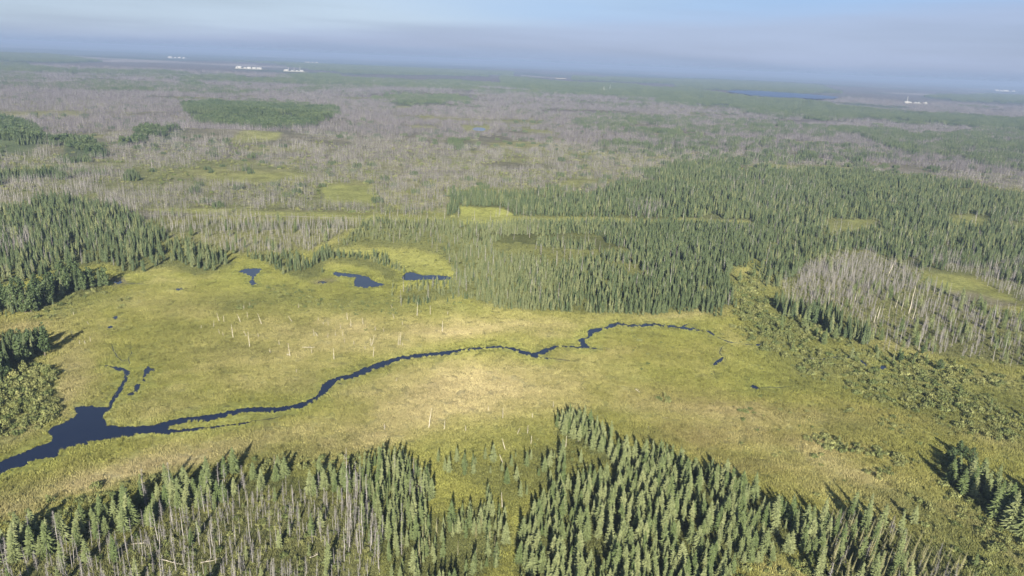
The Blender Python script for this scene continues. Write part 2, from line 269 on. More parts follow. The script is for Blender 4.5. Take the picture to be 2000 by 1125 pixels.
def ground_albedo(x, y, detail=True):
    u, v, w = proj(x, y); r = np.hypot(x, y)
    hz = 120.5+(u-1000)*.0425; k = np.clip((v-hz)/440, .02, 1)
    n1 = vn(x, y, 38, 1, 3)-.5; n2 = vn(x, y, 9, 2, 3)-.5; n3 = vn(x, y, 260, 4, 3)-.5
    wu = (vn(x, y, 26, 11, 3)-.5)*k*46; wv = (vn(x, y, 26, 12, 3)-.5)*k*30
    U = u+wu; V = v+wv
    c = np.tile(np.array(GREEN), (len(x), 1))
    def acc(lst, col, nm=0.0):
        nonlocal c
        m = np.zeros(len(x))
        for b in lst: m = np.maximum(m, b[5]*gauss(U, V, *b[:5]))
        c = L(c, col, np.clip(m*(1+nm*n1+.7*n2), 0, 1))
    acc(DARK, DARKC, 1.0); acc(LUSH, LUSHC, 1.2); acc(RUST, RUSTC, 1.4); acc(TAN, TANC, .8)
    c = L(c, TANC, np.clip(n1*.9+n2*.5, 0, .45)); c = L(c, DARKC, np.clip(-n1*.8-n2*.5, 0, .35))
    # plain beyond the forest
    burn = ss(452, 425, V+n1*20)*ss(600, 640, r)
    bc = L(np.tile(np.array(BURN), (len(x), 1)), BURN2, ss(500, 2600, r)*.9)
    bc = L(bc, (.165,.172,.065), np.clip(ss(-.02, .28, n3+n1*.5)*ss(5200, 900, r), 0, .85)); bc = L(bc, (.22,.215,.08), np.clip(ss(.55, .75, vn(x, y, 150, 77, 3))*ss(3200, 700, r), 0, .8))
    bc = L(bc, (.10,.115,.075), np.clip(ss(.05, .3, -n3)*.6*ss(700, 2500, r), 0, .7))
    big = vn(x, y, 2600, 21, 4); bc = L(bc, (.055,.082,.055), ss(.50, .58, big)*ss(3800, 8000, r)*.95)
    med = vn(x, y, 900, 31, 3); bc = L(bc, (.07,.095,.06), ss(.60, .68, med)*ss(1800, 3500, r)*.8)
    bc = L(bc, (.30,.26,.24), ss(.70, .78, vn(x, y, 1100, 35, 3))*ss(2500, 5000, r)*.7)
    bc = L(bc, (.27,.235,.19), ss(.55, .8, vn(x, y, 90, 37, 3))*.45*ss(3000, 1200, r))
    c = c*(1-burn[:, None])+bc*burn[:, None]
    def poly(ps, col, soft, amt=1.0):
        nonlocal c
        for p in ps:
            kk = np.clip((np.mean([q[1] for q in p])-100)/440, .03, 1); s = soft*kk
            d = sdist(p, U*.55+u*.45, V*.55+v*.45, s*1.5+2)
            c = L(c, col, ss(s, -s, d)*amt)
    poly(F_FARGREEN, FARG, 26, .7); poly(F_BUSHY.values(), FARG, 22, .8)
    poly([s[0] for k_, s in SHRUBS.items() if k_ in ('rightband', 'leftband', 'midwest', 'westpatch', 'eastedge', 'southfloor', 'patchG', 'beltfringe')], SHR, 22, .6)
    poly(list(F_MID.values())+list(F_FORE.values()), FLOOR, 9, .9); poly(DEAD.values(), (.135,.140,.060), 12, .85)
    poly(SPARSE, FLOOR, 14, .45)
    poly(FIELDS, FIELD, 9, .75)
    poly([FIELDS[1]], (.34,.345,.09), 3, .95); poly([FIELDS[0]], (.25,.26,.08), 3, .7); poly([FIELDS[10]], (.26,.265,.085), 2, .55)
    poly([[(1830,566),(1900,572),(1990,596),(1960,604),(1880,592)], [(218,548),(246,546),(250,556),(224,560)], [(612,552),(650,548),(660,553),(625,558)]], (.17,.145,.11), 7, .7)
    m = np.zeros(len(x))
    for p in WATERS[:6]+[POOLS[5], POOLS[7]]:
        d = sdist(p, u, v, 26); m = np.maximum(m, ss(15, 2, d*np.clip(1.4-k, .7, 2)))
    c = L(c, (.215,.228,.060), np.clip(m*(.5+n2), 0, .6))
    poly([FARPOND], (.25,.27,.07), 5, .6)
    g = 1+n2*.28+(n1*.22 if detail else 0)
    return np.clip(c*g[:, None], .005, .8)

# ------------------------------------------------------------------ materials
def mat(name, rough=.8, spec=.2):
    m = bpy.data.materials.new(name); m.use_nodes = True; b = m.node_tree.nodes['Principled BSDF']
    b.inputs['Roughness'].default_value = rough; b.inputs['Specular IOR Level'].default_value = spec
    return m, m.node_tree, b
def leafmat(name, c1, c2, rough=.75, spec=.15, tint=False, nscale=.8, trans=.0):
    m, t, b = mat(name, rough, spec)
    oi = N(t, 'ShaderNodeObjectInfo'); col = mixc(t, c1, c2, oi.outputs['Random'])
    if tint:
        at = N(t, 'ShaderNodeAttribute', attribute_type='INSTANCER', attribute_name='tint'); col = at.outputs['Color']
    tcn = N(t, 'ShaderNodeTexCoord'); nzn = N(t, 'ShaderNodeTexNoise'); nzn.inputs['Scale'].default_value = nscale; nzn.inputs['Detail'].default_value = 3
    t.links.new(tcn.outputs['Object'], nzn.inputs['Vector'])
    f = mrange(t, nzn.outputs['Fac'], .25, .75, .68, 1.32); cc = N(t, 'ShaderNodeCombineColor')
    for i in range(3): t.links.new(f, cc.inputs[i])
    col = mixc(t, col, cc.outputs[0], 1.0, 'MULTIPLY'); t.links.new(col, b.inputs['Base Color'])
    return m
M_SPR = leafmat('spruce_needles', (.082,.112,.040), (.182,.200,.090))
M_SPRD = leafmat('dark_spruce_needles', (.052,.074,.032), (.088,.110,.050)); M_SPRP = leafmat('pale_spruce_needles', (.090,.108,.044), (.142,.155,.072))
M_YSPR = leafmat('larch_needles', (.17,.165,.070), (.225,.215,.105))
M_BARK = leafmat('bark', (.20,.17,.14), (.27,.25,.22), .9)
M_DEAD = leafmat('dead_wood', (.235,.218,.205), (.385,.358,.335), .85)
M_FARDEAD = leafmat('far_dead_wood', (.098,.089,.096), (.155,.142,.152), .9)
M_TWIG = leafmat('dead_twigs', (.190,.176,.168), (.295,.276,.268), .9)
M_WHITE = leafmat('bleached_wood', (.44,.395,.31), (.58,.525,.42), .8)
M_LEAF = leafmat('poplar_leaves', (.050,.078,.030), (.090,.120,.048), .6, .2)
M_SHR = leafmat('willow_leaves', (.105,.132,.045), (.215,.220,.082), .7)
M_GRASS = leafmat('sedge', (.2,.2,.06), (.2,.2,.06), .7, .15, tint=True, nscale=1.5)

mg, t, b = mat('ground', .95, .05)
at = N(t, 'ShaderNodeAttribute', attribute_name='albedo'); tcn = N(t, 'ShaderNodeTexCoord')
col = at.outputs['Color']
for sc, lo, hi, dist in ((.055, .82, 1.18, 0), (.35, .80, 1.20, .6), (1.7, .78, 1.22, 1.2)):
    nn = N(t, 'ShaderNodeTexNoise'); nn.inputs['Scale'].default_value = sc; nn.inputs['Detail'].default_value = 3; nn.inputs['Distortion'].default_value = dist
    t.links.new(tcn.outputs['Object'], nn.inputs['Vector']); f = mrange(t, nn.outputs['Fac'], .3, .7, lo, hi)
    cc = N(t, 'ShaderNodeCombineColor')
    for i in range(3): t.links.new(f, cc.inputs[i])
    col = mixc(t, col, cc.outputs[0], 1.0, 'MULTIPLY')
t.links.new(col, b.inputs['Base Color'])
bp = N(t, 'ShaderNodeBump'); bp.inputs['Strength'].default_value = .7; bp.inputs['Distance'].default_value = .6
t.links.new(nn.outputs['Fac'], bp.inputs['Height']); t.links.new(bp.outputs[0], b.inputs['Normal'])

def watermat(name, base, rough):
    m, t, b = mat(name, rough, .5); b.inputs['Base Color'].default_value = (*base, 1); b.inputs['IOR'].default_value = 1.33
    tcn = N(t, 'ShaderNodeTexCoord'); nn = N(t, 'ShaderNodeTexNoise'); nn.inputs['Scale'].default_value = .5; nn.inputs['Detail'].default_value = 4
    t.links.new(tcn.outputs['Object'], nn.inputs['Vector']); bp = N(t, 'ShaderNodeBump'); bp.inputs['Strength'].default_value = .12; bp.inputs['Distance'].default_value = .15
    t.links.new(nn.outputs['Fac'], bp.inputs['Height']); t.links.new(bp.outputs[0], b.inputs['Normal']); return m
M_WATER = watermat('dark_water', (.007,.011,.030), .06); M_LAKE = watermat('lake_water', (.03,.06,.14), .45)

# ------------------------------------------------------------------ ground sheet: rings round the camera's foot point, out past the horizon
def build_ground():
    vs = np.concatenate([np.arange(1260, 300, -1.7), np.arange(300, 124, -1.0)])
    dep = PITCH+np.arctan((vs-562.5)/FPX); rr = ALT/np.tan(dep)
    rr = np.concatenate([[30, 70, 105, 125], rr[rr > 128], np.geomspace(rr.max()*1.02, 62000, 60)])
    th = np.concatenate([np.linspace(-180, -44, 40)[:-1], np.arange(-44, 44.01, .075), np.linspace(44, 180, 40)[1:-1]])
    T, Rr = np.meshgrid(np.radians(th), rr); x = (Rr*np.sin(T)).ravel(); y = (Rr*np.cos(T)).ravel()
    z = relief(x, y); nr, ntk = T.shape
    c = np.empty((len(x), 3)); front = y > 40
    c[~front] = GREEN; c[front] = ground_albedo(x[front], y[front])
    x = np.append(x, 0); y = np.append(y, 0); z = np.append(z, 0); c = np.vstack([c, GREEN])
    i = np.arange(nr-1)[:, None]*ntk; j = np.arange(ntk)[None]; j2 = (j+1) % ntk
    q = np.stack([i+j, i+ntk+j, i+ntk+j2, i+j2], -1).reshape(-1, 4)[:, ::-1]
    tri = np.stack([np.full(ntk, len(x)-1), np.arange(ntk), (np.arange(ntk)+1) % ntk], -1)[:, ::-1]
    me = bpy.data.meshes.new('ground'); me.vertices.add(len(x)); me.vertices.foreach_set('co', np.stack([x, y, z], -1).ravel())
    nl = q.size+tri.size; me.loops.add(nl); me.loops.foreach_set('vertex_index', np.concatenate([q.ravel(), tri.ravel()]))
    me.polygons.add(len(q)+len(tri)); ls = np.concatenate([np.arange(len(q))*4, q.size+np.arange(len(tri))*3]); me.polygons.foreach_set('loop_start', ls)
    me.update(calc_edges=True); me.polygons.foreach_set('use_smooth', np.ones(len(me.polygons), bool))
    a = me.attributes.new('albedo', 'FLOAT_COLOR', 'POINT'); a.data.foreach_set('color', np.hstack([c, np.ones((len(c), 1))]).ravel())
    me.materials.append(mg); o = link(bpy.data.objects.new('ground', me))
    tag(o, 'flat boggy plain of sedge marsh, forest floor and burnt land', 'ground', kind='structure')
build_ground()

# ------------------------------------------------------------------ water
def refine(p, step, jit):
    out = []
    for i in range(len(p)):
        a = np.array(p[i]); b_ = np.array(p[(i+1) % len(p)]); n = max(1, int(np.hypot(*(b_-a))/step))
        for k in range(n):
            q = a+(b_-a)*k/n; out.append(q+rng.normal(0, jit, 2)*(.35 if k == 0 else 1))
    return np.array(out)
def sheet(name, poly, z, step, jit, m):
    from mathutils.geometry import tessellate_polygon
    pp = refine(poly, step, jit); w = unproj(pp[:, 0], pp[:, 1], 0.0)
    V3 = [Vector((a, c, 0)) for a, c in w]; tri = tessellate_polygon([V3])
    me = bpy.data.meshes.new(name); fs = []
    for f in tri:
        n = (V3[f[1]]-V3[f[0]]).cross(V3[f[2]]-V3[f[0]]).z
        if abs(n) > 1e-7: fs.append(tuple(f) if n > 0 else tuple(f[::-1]))
    me.from_pydata([(a.x, a.y, z) for a in V3], [], fs); me.materials.append(m); me.update()
    return link(bpy.data.objects.new(name, me)), w
WEDGE = []
for nm, p, lab, st, jt in [('river', RIVER, 'dark winding river that widens into a bay at lower left', 3.2, .95), ('slough', SLOUGH, 'ragged upper pool beside the side channel of the river', 2.0, .7), ('slough', SLOUGH2, 'ragged lower pool between side channel and upper pool', 2.0, .7),
        ('pond', POND_A, 'small blue pond with a narrow tail, westernmost of the three ponds', 2.5, .5), ('pond', POND_B, 'blue pond with a hooked outline between two stands of spruce', 3, .5),
        ('pond', POND_C, 'slender blue pond with dark reflections at its eastern end', 3, .4)]:
    o, w = sheet(nm, p, .05, st, jt, M_WATER); tag(o, lab, 'water', kind='structure'); WEDGE.append(w)
PL = ['muddy pool below the bushy western trees', 'tiny grey pool in the upper marsh', 'tiny pool in the marsh west of the dead poles', 'tiny broken pool north of the dry creek', 'oblong grey pool at the end of the forked creek', 'small dark blue pool in the eastern marsh',
      'dark elongated pool in the willow thicket', 'small bright blue pool in the willow thicket', 'tiny dark pool at the end of the upper creek', 'tiny pool east of the two thicket pools', 'brown muddy pool between two blue ponds']
for p, lab in zip(POOLS, PL):
    o, w = sheet('pool', p, .05, 2, .3, M_WATER); tag(o, lab, 'water', kind='structure'); WEDGE.append(w)
CEDGE = []
for i, p in enumerate(sorted(CRK, key=lambda q: q[0][0])):
    o, w = sheet('creek', p, .046, 5, .12, M_WATER); CEDGE.append(w); tag(o, f'thin dark creek in the marsh, number {i+1} counted from the left', 'water', 'thin creeks of the marsh', kind='structure')
o, w = sheet('pond', FARPOND, .3, 2, .1, M_WATER); tag(o, 'far small pond in the burnt plain with grassy rim', 'water', kind='structure')
zl = float(relief(*unproj([1530], [188])[0][:, None])[0])
o, w = sheet('lake', LAKE, max(zl, 0)+9, 3, .1, M_LAKE); tag(o, 'far blue lake near the horizon right of centre', 'water', kind='structure')
# track along the cutline
mt, t, b = mat('dirt_track', .95, .05); nn = N(t, 'ShaderNodeTexNoise'); nn.inputs['Scale'].default_value = .8; tcn = N(t, 'ShaderNodeTexCoord'); t.links.new(tcn.outputs['Object'], nn.inputs['Vector'])
t.links.new(mixc(t, (.30,.27,.22), (.40,.36,.30), nn.outputs['Fac']), b.inputs['Base Color'])
o, w = sheet('path', strip([(292,419.5),(400,420.3),(500,421.5),(600,423.5),(720,427)], .7), .03, 12, .05, mt); tag(o, 'pale dirt track along the cutline', 'path', kind='structure')
def sheetpath(pts, w_, lab):
    o, _ = sheet('path', strip(pts, w_), .03, 8, .1, mt); tag(o, lab, 'path', kind='structure')
sheetpath([(1265,842),(1267,830),(1280,822),(1300,816),(1330,812)], .45, 'faint trodden game trail in the marsh')

# ------------------------------------------------------------------ plant shapes
def tube(V, F, a, b_, r0, r1, n=5):
    a = np.array(a, float); b_ = np.array(b_, float); d = b_-a; d /= np.linalg.norm(d)+1e-9
    s = np.cross(d, [0, 0, 1] if abs(d[2]) < .9 else [1, 0, 0]); s /= np.linalg.norm(s); t_ = np.cross(d, s); k = len(V)
    for c, r in ((a, r0), (b_, r1)):
        for i in range(n):
            q = 2*math.pi*i/n; V.append(c+r*(math.cos(q)*s+math.sin(q)*t_))
    for i in range(n): F.append((k+i, k+(i+1) % n, k+n+(i+1) % n, k+n+i))
def spruce(h, rad, levels, nb, seg, bare=.06, club=0.0, seed=0, thin=0.0):
    r_ = np.random.default_rng(seed); V = []; F = []
    for li in range(levels):
        f = li/(levels-1); z = h*(bare+(1-bare)*f**.92)
        rr = rad*((1-f)**.8*.93+.07)*(1 if f > .08 else .75)
        rr *= 1+club*math.exp(-((f-.86)/.07)**2)*3
        k = max(4, int(nb*(1-.45*f)))
        for i in range(k):
            if r_.random() < thin: continue
            a = 2*math.pi*(i+r_.uniform(-.4, .4))/k+li*1.3; L_ = rr*r_.uniform(.62, 1.18); zz = z+r_.uniform(-.5, .5)*h/levels
            w = min(.62, .36*L_+.14)*r_.uniform(.8, 1.25)*h/12; dx, dy = math.cos(a), math.sin(a); px, py = -dy, dx
            droop = L_*r_.uniform(.18, .5)*(1-.55*f)
            prev = None; k0 = len(V)
            for s in range(seg+1):
                g = s/seg; cx_, cy_ = dx*L_*g, dy*L_*g; cz = zz-droop*g**1.2+.12*L_*g*g; ww = w*(1-g)**.6*(.55+.6*math.sin(math.pi*min(1, g+.25)))
                if s == seg: V.append((cx_, cy_, cz))
                else: V += [(cx_+px*ww, cy_+py*ww, cz-.30*w), (cx_, cy_, cz+.12*w), (cx_-px*ww, cy_-py*ww, cz-.30*w)]
            for s in range(seg-1):
                q = k0+3*s; F += [(q, q+1, q+4, q+3), (q+1, q+2, q+5, q+4)]
            q = k0+3*(seg-1); F += [(q, q+1, q+3), (q+1, q+2, q+3)]
    k0 = len(V); V += [(0, 0, h*1.04)]+[(.10*math.cos(i*2.1), .10*math.sin(i*2.1), h*.93) for i in range(3)]; F += [(k0, k0+1, k0+2), (k0, k0+2, k0+3), (k0, k0+3, k0+1)]
    return V, F
def trunk(h, r, lean=0.0, seed=0, n=6):
    r_ = np.random.default_rng(seed); V = []; F = []; p = np.array([0, 0, -.15])
    for i in range(4):
        q = np.array([r_.normal(0, .01*h)+lean*h*(i+1)/4, r_.normal(0, .01*h), h*(i+1)/4]); tube(V, F, p, q, r*(1-.22*i), r*(1-.22*(i+1))+.01, n); p = q
    return V, F
def twigs(h, n, ln, r=.03, seed=0, lo=.2):
    r_ = np.random.default_rng(seed); V = []; F = []
    for i in range(n):
        f = r_.uniform(lo, 1); z = h*f; a = r_.uniform(0, 6.28); L_ = ln*(1.15-.8*f)*r_.uniform(.5, 1.2); e = (math.cos(a)*L_, math.sin(a)*L_, z-L_*r_.uniform(-.25, .5))
        tube(V, F, (0, 0, z), e, r, r*.4, 3)
        for q in range(2):
            g = r_.uniform(.35, .8); s0 = np.array([0, 0, z])*(1-g)+np.array(e)*g; a2 = a+r_.choice([-1, 1])*r_.uniform(.5, 1); tube(V, F, s0, s0+np.array([math.cos(a2), math.sin(a2), r_.uniform(-.5, .2)])*L_*.45, r*.6, r*.3, 3)
    return V, F
def leafball(cs, n, sz, seed=0, flat=1.0):
    """leaf clumps spread through the volume of several lobes"""
    r_ = np.random.default_rng(seed); V = []; F = []
    for (cx_, cy_, cz, rx, rz) in cs:
        for i in range(int(n*rx*rx)):
            d = r_.normal(size=3); d /= np.linalg.norm(d); rad_ = r_.uniform(.55, 1.08)**.7; p = np.array([cx_+d[0]*rx*rad_, cy_+d[1]*rx*rad_, cz+d[2]*rz*rad_])
            if p[2] < .05: continue
            nrm = d*.8+r_.normal(size=3)*.55+np.array([0, 0, .25]); nrm /= np.linalg.norm(nrm); s = np.cross(nrm, r_.normal(size=3)); s /= np.linalg.norm(s); t_ = np.cross(nrm, s)
            w = sz*r_.uniform(.6, 1.4); k = len(V)
            V += [p+s*w, p+t_*w*.7, p-s*w*.9, p-t_*w*.75+nrm*w*.2]; F.append((k, k+1, k+2, k+3))
    return V, F
def shrub(h, r, seed, n=60):
    r_ = np.random.default_rng(seed); cs = []
    for i in range(7): a = r_.uniform(0, 6.28); g = r*r_.uniform(.2, .85)*(i > 0); cs.append((math.cos(a)*g, math.sin(a)*g, h*r_.uniform(.25, .6), r*r_.uniform(.25, .5), h*r_.uniform(.22, .42)))
    return leafball(cs, n*1.6, .17*r, seed)
def poplar(h, r, seed, n=46, sz=.42):
    r_ = np.random.default_rng(seed); cs = []
    for i in range(9): f = i/8; a = r_.uniform(0, 6.28); g = r*.4*math.sin(math.pi*(.2+.7*f)); cs.append((math.cos(a)*g, math.sin(a)*g, h*(.25+.65*f), r*r_.uniform(.42, .62)*(1.1-.5*f), h*.13))
    return leafball(cs, n, sz, seed)

SP_NEAR = []      # (crown mesh, trunk mesh, height)
for i, (h, rad, lv, nb, club, thin) in enumerate([(12, 3.7, 22, 14, 0, .04), (12, 3.2, 22, 13, 0, .08), (12, 2.6, 22, 12, 0, .10), (12, 2.0, 23, 10, .2, .12), (12, 1.5, 23, 9, .3, .18), (12, 3.1, 17, 12, .1, .26), (12, 2.3, 18, 11, .15, .24)]):
    V, F = spruce(h, rad, lv, nb, 3, .05 if i < 5 else .14, club, 10+i, thin); SP_NEAR.append((mesh_from('spruce_crown', V, F, M_SPR), mesh_from('spruce_trunk', *trunk(h*.96, .17, 0, i), M_BARK, True)))
YSP = []
for i in range(3):
    V, F = spruce(10, (.95, .75, 1.15)[i], 20, 8, 2, .10, .1, 40+i, .15); YSP.append((mesh_from('larch_crown', V, F, M_YSPR), mesh_from('larch_trunk', *trunk(9.6, .12, 0, 50+i), M_DEAD, True)))
SNAG = []
for i, (h, n, ln, r, lean) in enumerate([(11, 60, 1.1, .13, 0), (9, 80, .95, .11, .03), (10, 45, .85, .12, -.03), (8, 95, 1.0, .10, .02), (12, 26, .9, .15, .04), (7, 70, .8, .09, -.05)]):
    V, F = twigs(h, n, ln, .028, 60+i, .14); V = [np.array([p[0]+lean*p[2], p[1], p[2]]) for p in V]
    SNAG.append((mesh_from('snag_trunk', *trunk(h, r, lean, 70+i, 5), M_DEAD, True), mesh_from('snag_branches', V, F, M_TWIG)))
SHRB = [mesh_from('shrub_leaves', *shrub(h, r, 80+i), M_SHR) for i, (h, r) in enumerate([(1.7, 1.4), (2.2, 1.5), (1.4, 1.8), (2.6, 1.3), (1.2, 1.1)])]
POP = [(mesh_from('poplar_crown', *poplar(h, r, 90+i), M_LEAF), mesh_from('poplar_trunk', *trunk(h*.8, .16, 0, 95+i), M_BARK, True)) for i, (h, r) in enumerate([(10, 3.0), (11, 2.5), (9, 3.2), (12, 2.3)])]

# merged copies for the masses
def merge(parts):
    """parts: list of (mesh, offset, scale, rot) -> V, F, material index, materials"""
    V = []; F = []; MI = []; mats = []
    for me, off, sc, rz in parts:
        k = len(V); c, s = math.cos(rz), math.sin(rz)
        for p in me.vertices:
            q = p.co; V.append(((q.x*c-q.y*s)*sc+off[0], (q.x*s+q.y*c)*sc+off[1], q.z*sc+off[2]))
        mm = me.materials[0]
        if mm not in mats: mats.append(mm)
        for f in me.polygons: F.append(tuple(k+i for i in f.vertices)); MI.append(mats.index(mm))
    return V, F, MI, mats
def merged(name, parts):
    V, F, MI, mats = merge(parts); me = bpy.data.meshes.new(name); me.from_pydata(V, [], F)
    for m in mats: me.materials.append(m)
    me.polygons.foreach_set('material_index', MI); me.update(); return me
def proto_coll(name, meshes):
    c = bpy.data.collections.new(name)
    for i, me in enumerate(meshes): c.objects.link(bpy.data.objects.new(f'{name}.{i:03d}', me))
    return c
def skirts(h, rad, tiers, n, seed):
    """conifer of ragged overlapping tiers"""
    r_ = np.random.default_rng(seed); V = []; F = []; lx, ly = r_.normal(0, .02, 2)
    for i in range(tiers):
        f = i/tiers; z0 = h*(.05+.90*f); zt = min(h, z0+h*(1.35/tiers+.06)); R0_ = rad*((1-f)**.85*.95+.08)*(.8 if i == 0 else 1)*r_.uniform(.85, 1.12); k = len(V); a0 = r_.uniform(0, 6.28)
        V.append((lx*zt, ly*zt, zt))
        for j in range(2*n):
            a = a0+math.pi*j/n+r_.uniform(-.15, .15); q = R0_*(r_.uniform(.8, 1.2) if j % 2 == 0 else r_.uniform(.42, .66)); V.append((lx*z0+math.cos(a)*q, ly*z0+math.sin(a)*q, z0+(0 if j % 2 == 0 else .28*h/tiers)+r_.uniform(-.12, .12)))
        F += [(k, k+1+j, k+1+(j+1) % (2*n)) for j in range(2*n)]
    return V, F
def lowspruce(h, rad, lv, nb, seed, m=None): return mesh_from('low', *skirts(h, rad, lv, nb, seed), m or M_SPRD)
LOW = [lowspruce(11, (1.9, 1.55, 1.35, 2.1)[i], 8, 6, 100+i, M_SPRP if i < 2 else M_SPRD) for i in range(4)]
TINY = [lowspruce(10, (1.9, 1.6, 1.35)[i], 4, 4, 110+i) for i in range(3)]
def minisnag(h, seed, m, n=7, r=.11):
    V, F = trunk(h, r, 0, seed, 3); V2, F2 = twigs(h, n, .9, .05, seed, .3); k = len(V); V = list(V)+list(V2); F = list(F)+[tuple(i+k for i in f) for f in F2]; return mesh_from('mini', V, F, m)
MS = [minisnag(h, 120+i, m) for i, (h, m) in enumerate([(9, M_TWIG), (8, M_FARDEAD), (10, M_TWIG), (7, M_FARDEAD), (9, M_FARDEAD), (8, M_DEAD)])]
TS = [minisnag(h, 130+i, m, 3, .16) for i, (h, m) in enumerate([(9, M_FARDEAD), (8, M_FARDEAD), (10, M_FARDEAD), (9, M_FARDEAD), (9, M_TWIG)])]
SB = [mesh_from('lowshrub', *shrub(1.6, 1.5, 140+i, 22), M_SHR) for i in range(3)]
PL2 = [mesh_from('lowpop', *poplar(9, 2.6, 150+i, 9, .8), M_LEAF) for i in range(3)]
def clump(size, lst, n, seed, sc=(.7, 1.15)):
    r_ = np.random.default_rng(seed); return [(lst[r_.integers(len(lst))], (r_.uniform(-size/2, size/2), r_.uniform(-size/2, size/2), 0), r_.uniform(*sc), r_.uniform(0, 6.28)) for _ in range(n)]
CL_POPS = 0
CL_SPR = [merged('cl', clump(18, TINY, 34, 160+i)) for i in range(4)]
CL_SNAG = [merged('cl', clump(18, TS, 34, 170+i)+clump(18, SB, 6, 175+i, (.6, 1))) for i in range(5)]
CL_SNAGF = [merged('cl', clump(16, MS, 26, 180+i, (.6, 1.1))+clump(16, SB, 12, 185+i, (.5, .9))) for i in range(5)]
CL_POP = [merged('cl', clump(18, PL2, 16, 190+i)) for i in range(3)]
# sedge
def sedge(size, n, h, seed, w=.10):
    r_ = np.random.default_rng(seed); V = []; F = []
    for i in range(n):
        x, y = r_.uniform(-size/2, size/2, 2); a = r_.uniform(0, 6.28); hh = h*r_.uniform(.4, 1.15); lx, ly = r_.normal(0, .33, 2)*hh; k = len(V)
        V += [(x-math.cos(a)*w, y-math.sin(a)*w, 0), (x+math.cos(a)*w, y+math.sin(a)*w, 0), (x+lx, y+ly, hh)]; F.append((k, k+1, k+2))
    return V, F
SEDGE = [mesh_from('sedge_patch', *sedge(4.2, 190, (.55, .7, .45, .8)[i], 200+i), M_GRASS) for i in range(4)]
def tuss(seed):
    r_ = np.random.default_rng(seed); V = []; F = []
    for i in range(110):
        a = r_.uniform(0, 6.28); rr = abs(r_.normal(0, .38)); a2 = r_.uniform(0, 6.28); hh = r_.uniform(.5, 1.15); k = len(V); x, y = math.cos(a)*rr, math.sin(a)*rr
        V += [(x-math.cos(a2)*.09, y-math.sin(a2)*.09, 0), (x+math.cos(a2)*.09, y+math.sin(a2)*.09, 0), (x*(1.8)+r_.normal(0, .1), y*1.8+r_.normal(0, .1), hh)]; F.append((k, k+1, k+2))
    return V, F
TUSS = [mesh_from('tussock', *tuss(210+i), M_GRASS) for i in range(3)]

# ------------------------------------------------------------------ scattering
def scatter(poly, sp, thin=0.0, nz_=None, seed=0, exclude=(), rag=1.0):
    """jittered grid over an outline traced on the plain; returns x, y in metres"""
    w = unproj([p[0] for p in poly], [p[1] for p in poly]); x0, y0 = w.min(0); x1, y1 = w.max(0)
    r_ = np.random.default_rng(seed+len(poly)*13)
    gx, gy = np.meshgrid(np.arange(x0, x1, sp), np.arange(y0, y1, sp)); x = gx.ravel()+r_.uniform(-.5, .5, gx.size)*sp; y = gy.ravel()+r_.uniform(-.5, .5, gy.size)*sp
    u, v, d = proj(x, y); k = (u > -230) & (u < 2230) & (v < 1330) & (d > 10); x, y, u, v = x[k], y[k], u[k], v[k]
    if len(x) == 0: return x, y, u, v
    uu, vv = wobbled(x, y, u, v, rag)
    k = inside(poly, uu, vv) & (r_.random(len(x)) > thin)
    if nz_: k &= vn(x, y, nz_[0], 50+seed, 3) > nz_[1]
    x, y, u, v = x[k], y[k], u[k], v[k]
    for e in exclude:
        k = ~inside(e, u, v); x, y, u, v = x[k], y[k], u[k], v[k]
    return x, y, u, v
WX = WATERS_ALL
K = {k: [] for k in ('spruce', 'larch', 'snag', 'shrub', 'poplar')}      # rows: x, y, scale, variant, stand index, lean
STANDS = []
def put(kind, stand, x, y, hs, vs, lean=0.0):
    if len(x) == 0: return
    if stand not in STANDS: STANDS.append(stand)
    s = np.random.default_rng(len(STANDS)*7+len(x)); n = len(x)
    K[kind].append(np.stack([x, y, s.uniform(*hs, n)*(.8+.4*vn(x, y, 30, 61)), s.choice(vs, n), np.full(n, STANDS.index(stand)), np.full(n, lean)+s.normal(0, .02, n)], -1))
SIZES = {'centre': ((.26, .68), [1, 2, 3, 3, 4, 6], 2.2), 'big': ((.28, .74), [0, 0, 1, 1, 2, 2, 3, 5, 6], 2.65), 'west': ((.34, .76), [2, 3, 3, 4, 6], 2.4), 'knoll': ((.34, .72), [1, 2, 2, 3, 6], 2.9), 'belt': ((.4, .80), [0, 0, 1, 1, 2, 5], 3.1), 'east': ((.6, 1.05), [0, 1, 2, 5], 3.4)}
CLEAR = [[(1490,1050),(1530,1040),(1560,1060),(1530,1085),(1490,1075)], [(990,1000),(1012,1000),(1010,1130),(985,1130)]]
for nm, (hs, vs, sp) in SIZES.items():
    x, y, u, v = scatter(F_FORE[nm], sp, .08, (13, .31), 1, CLEAR); put('spruce', nm, x, y, hs, vs)
x, y, u, v = scatter(F_FORE['southeast'], 2.3, .25, (14, .36), 2); put('larch', 'southeast', x, y, (.3, .68), [0, 1, 2], .17)
x, y, u, v = scatter(F_FORE['southeast'], 5.0, .3, (20, .42), 3); put('spruce', 'southeast', x, y, (.5, .85), [2, 3, 5, 6], .05)
x, y, u, v = scatter(F_FORE['centre'], 4.5, .4, (14, .45), 4); put('larch', 'centre', x, y, (.5, .8), [0, 1, 2], .02)
for i, p in enumerate(SPARSE):
    x, y, u, v = scatter(p, 6.0, .35, (20, .42), 5+i); put('spruce', 'scattered', x, y, (.25, .68), [1, 2, 3, 5])
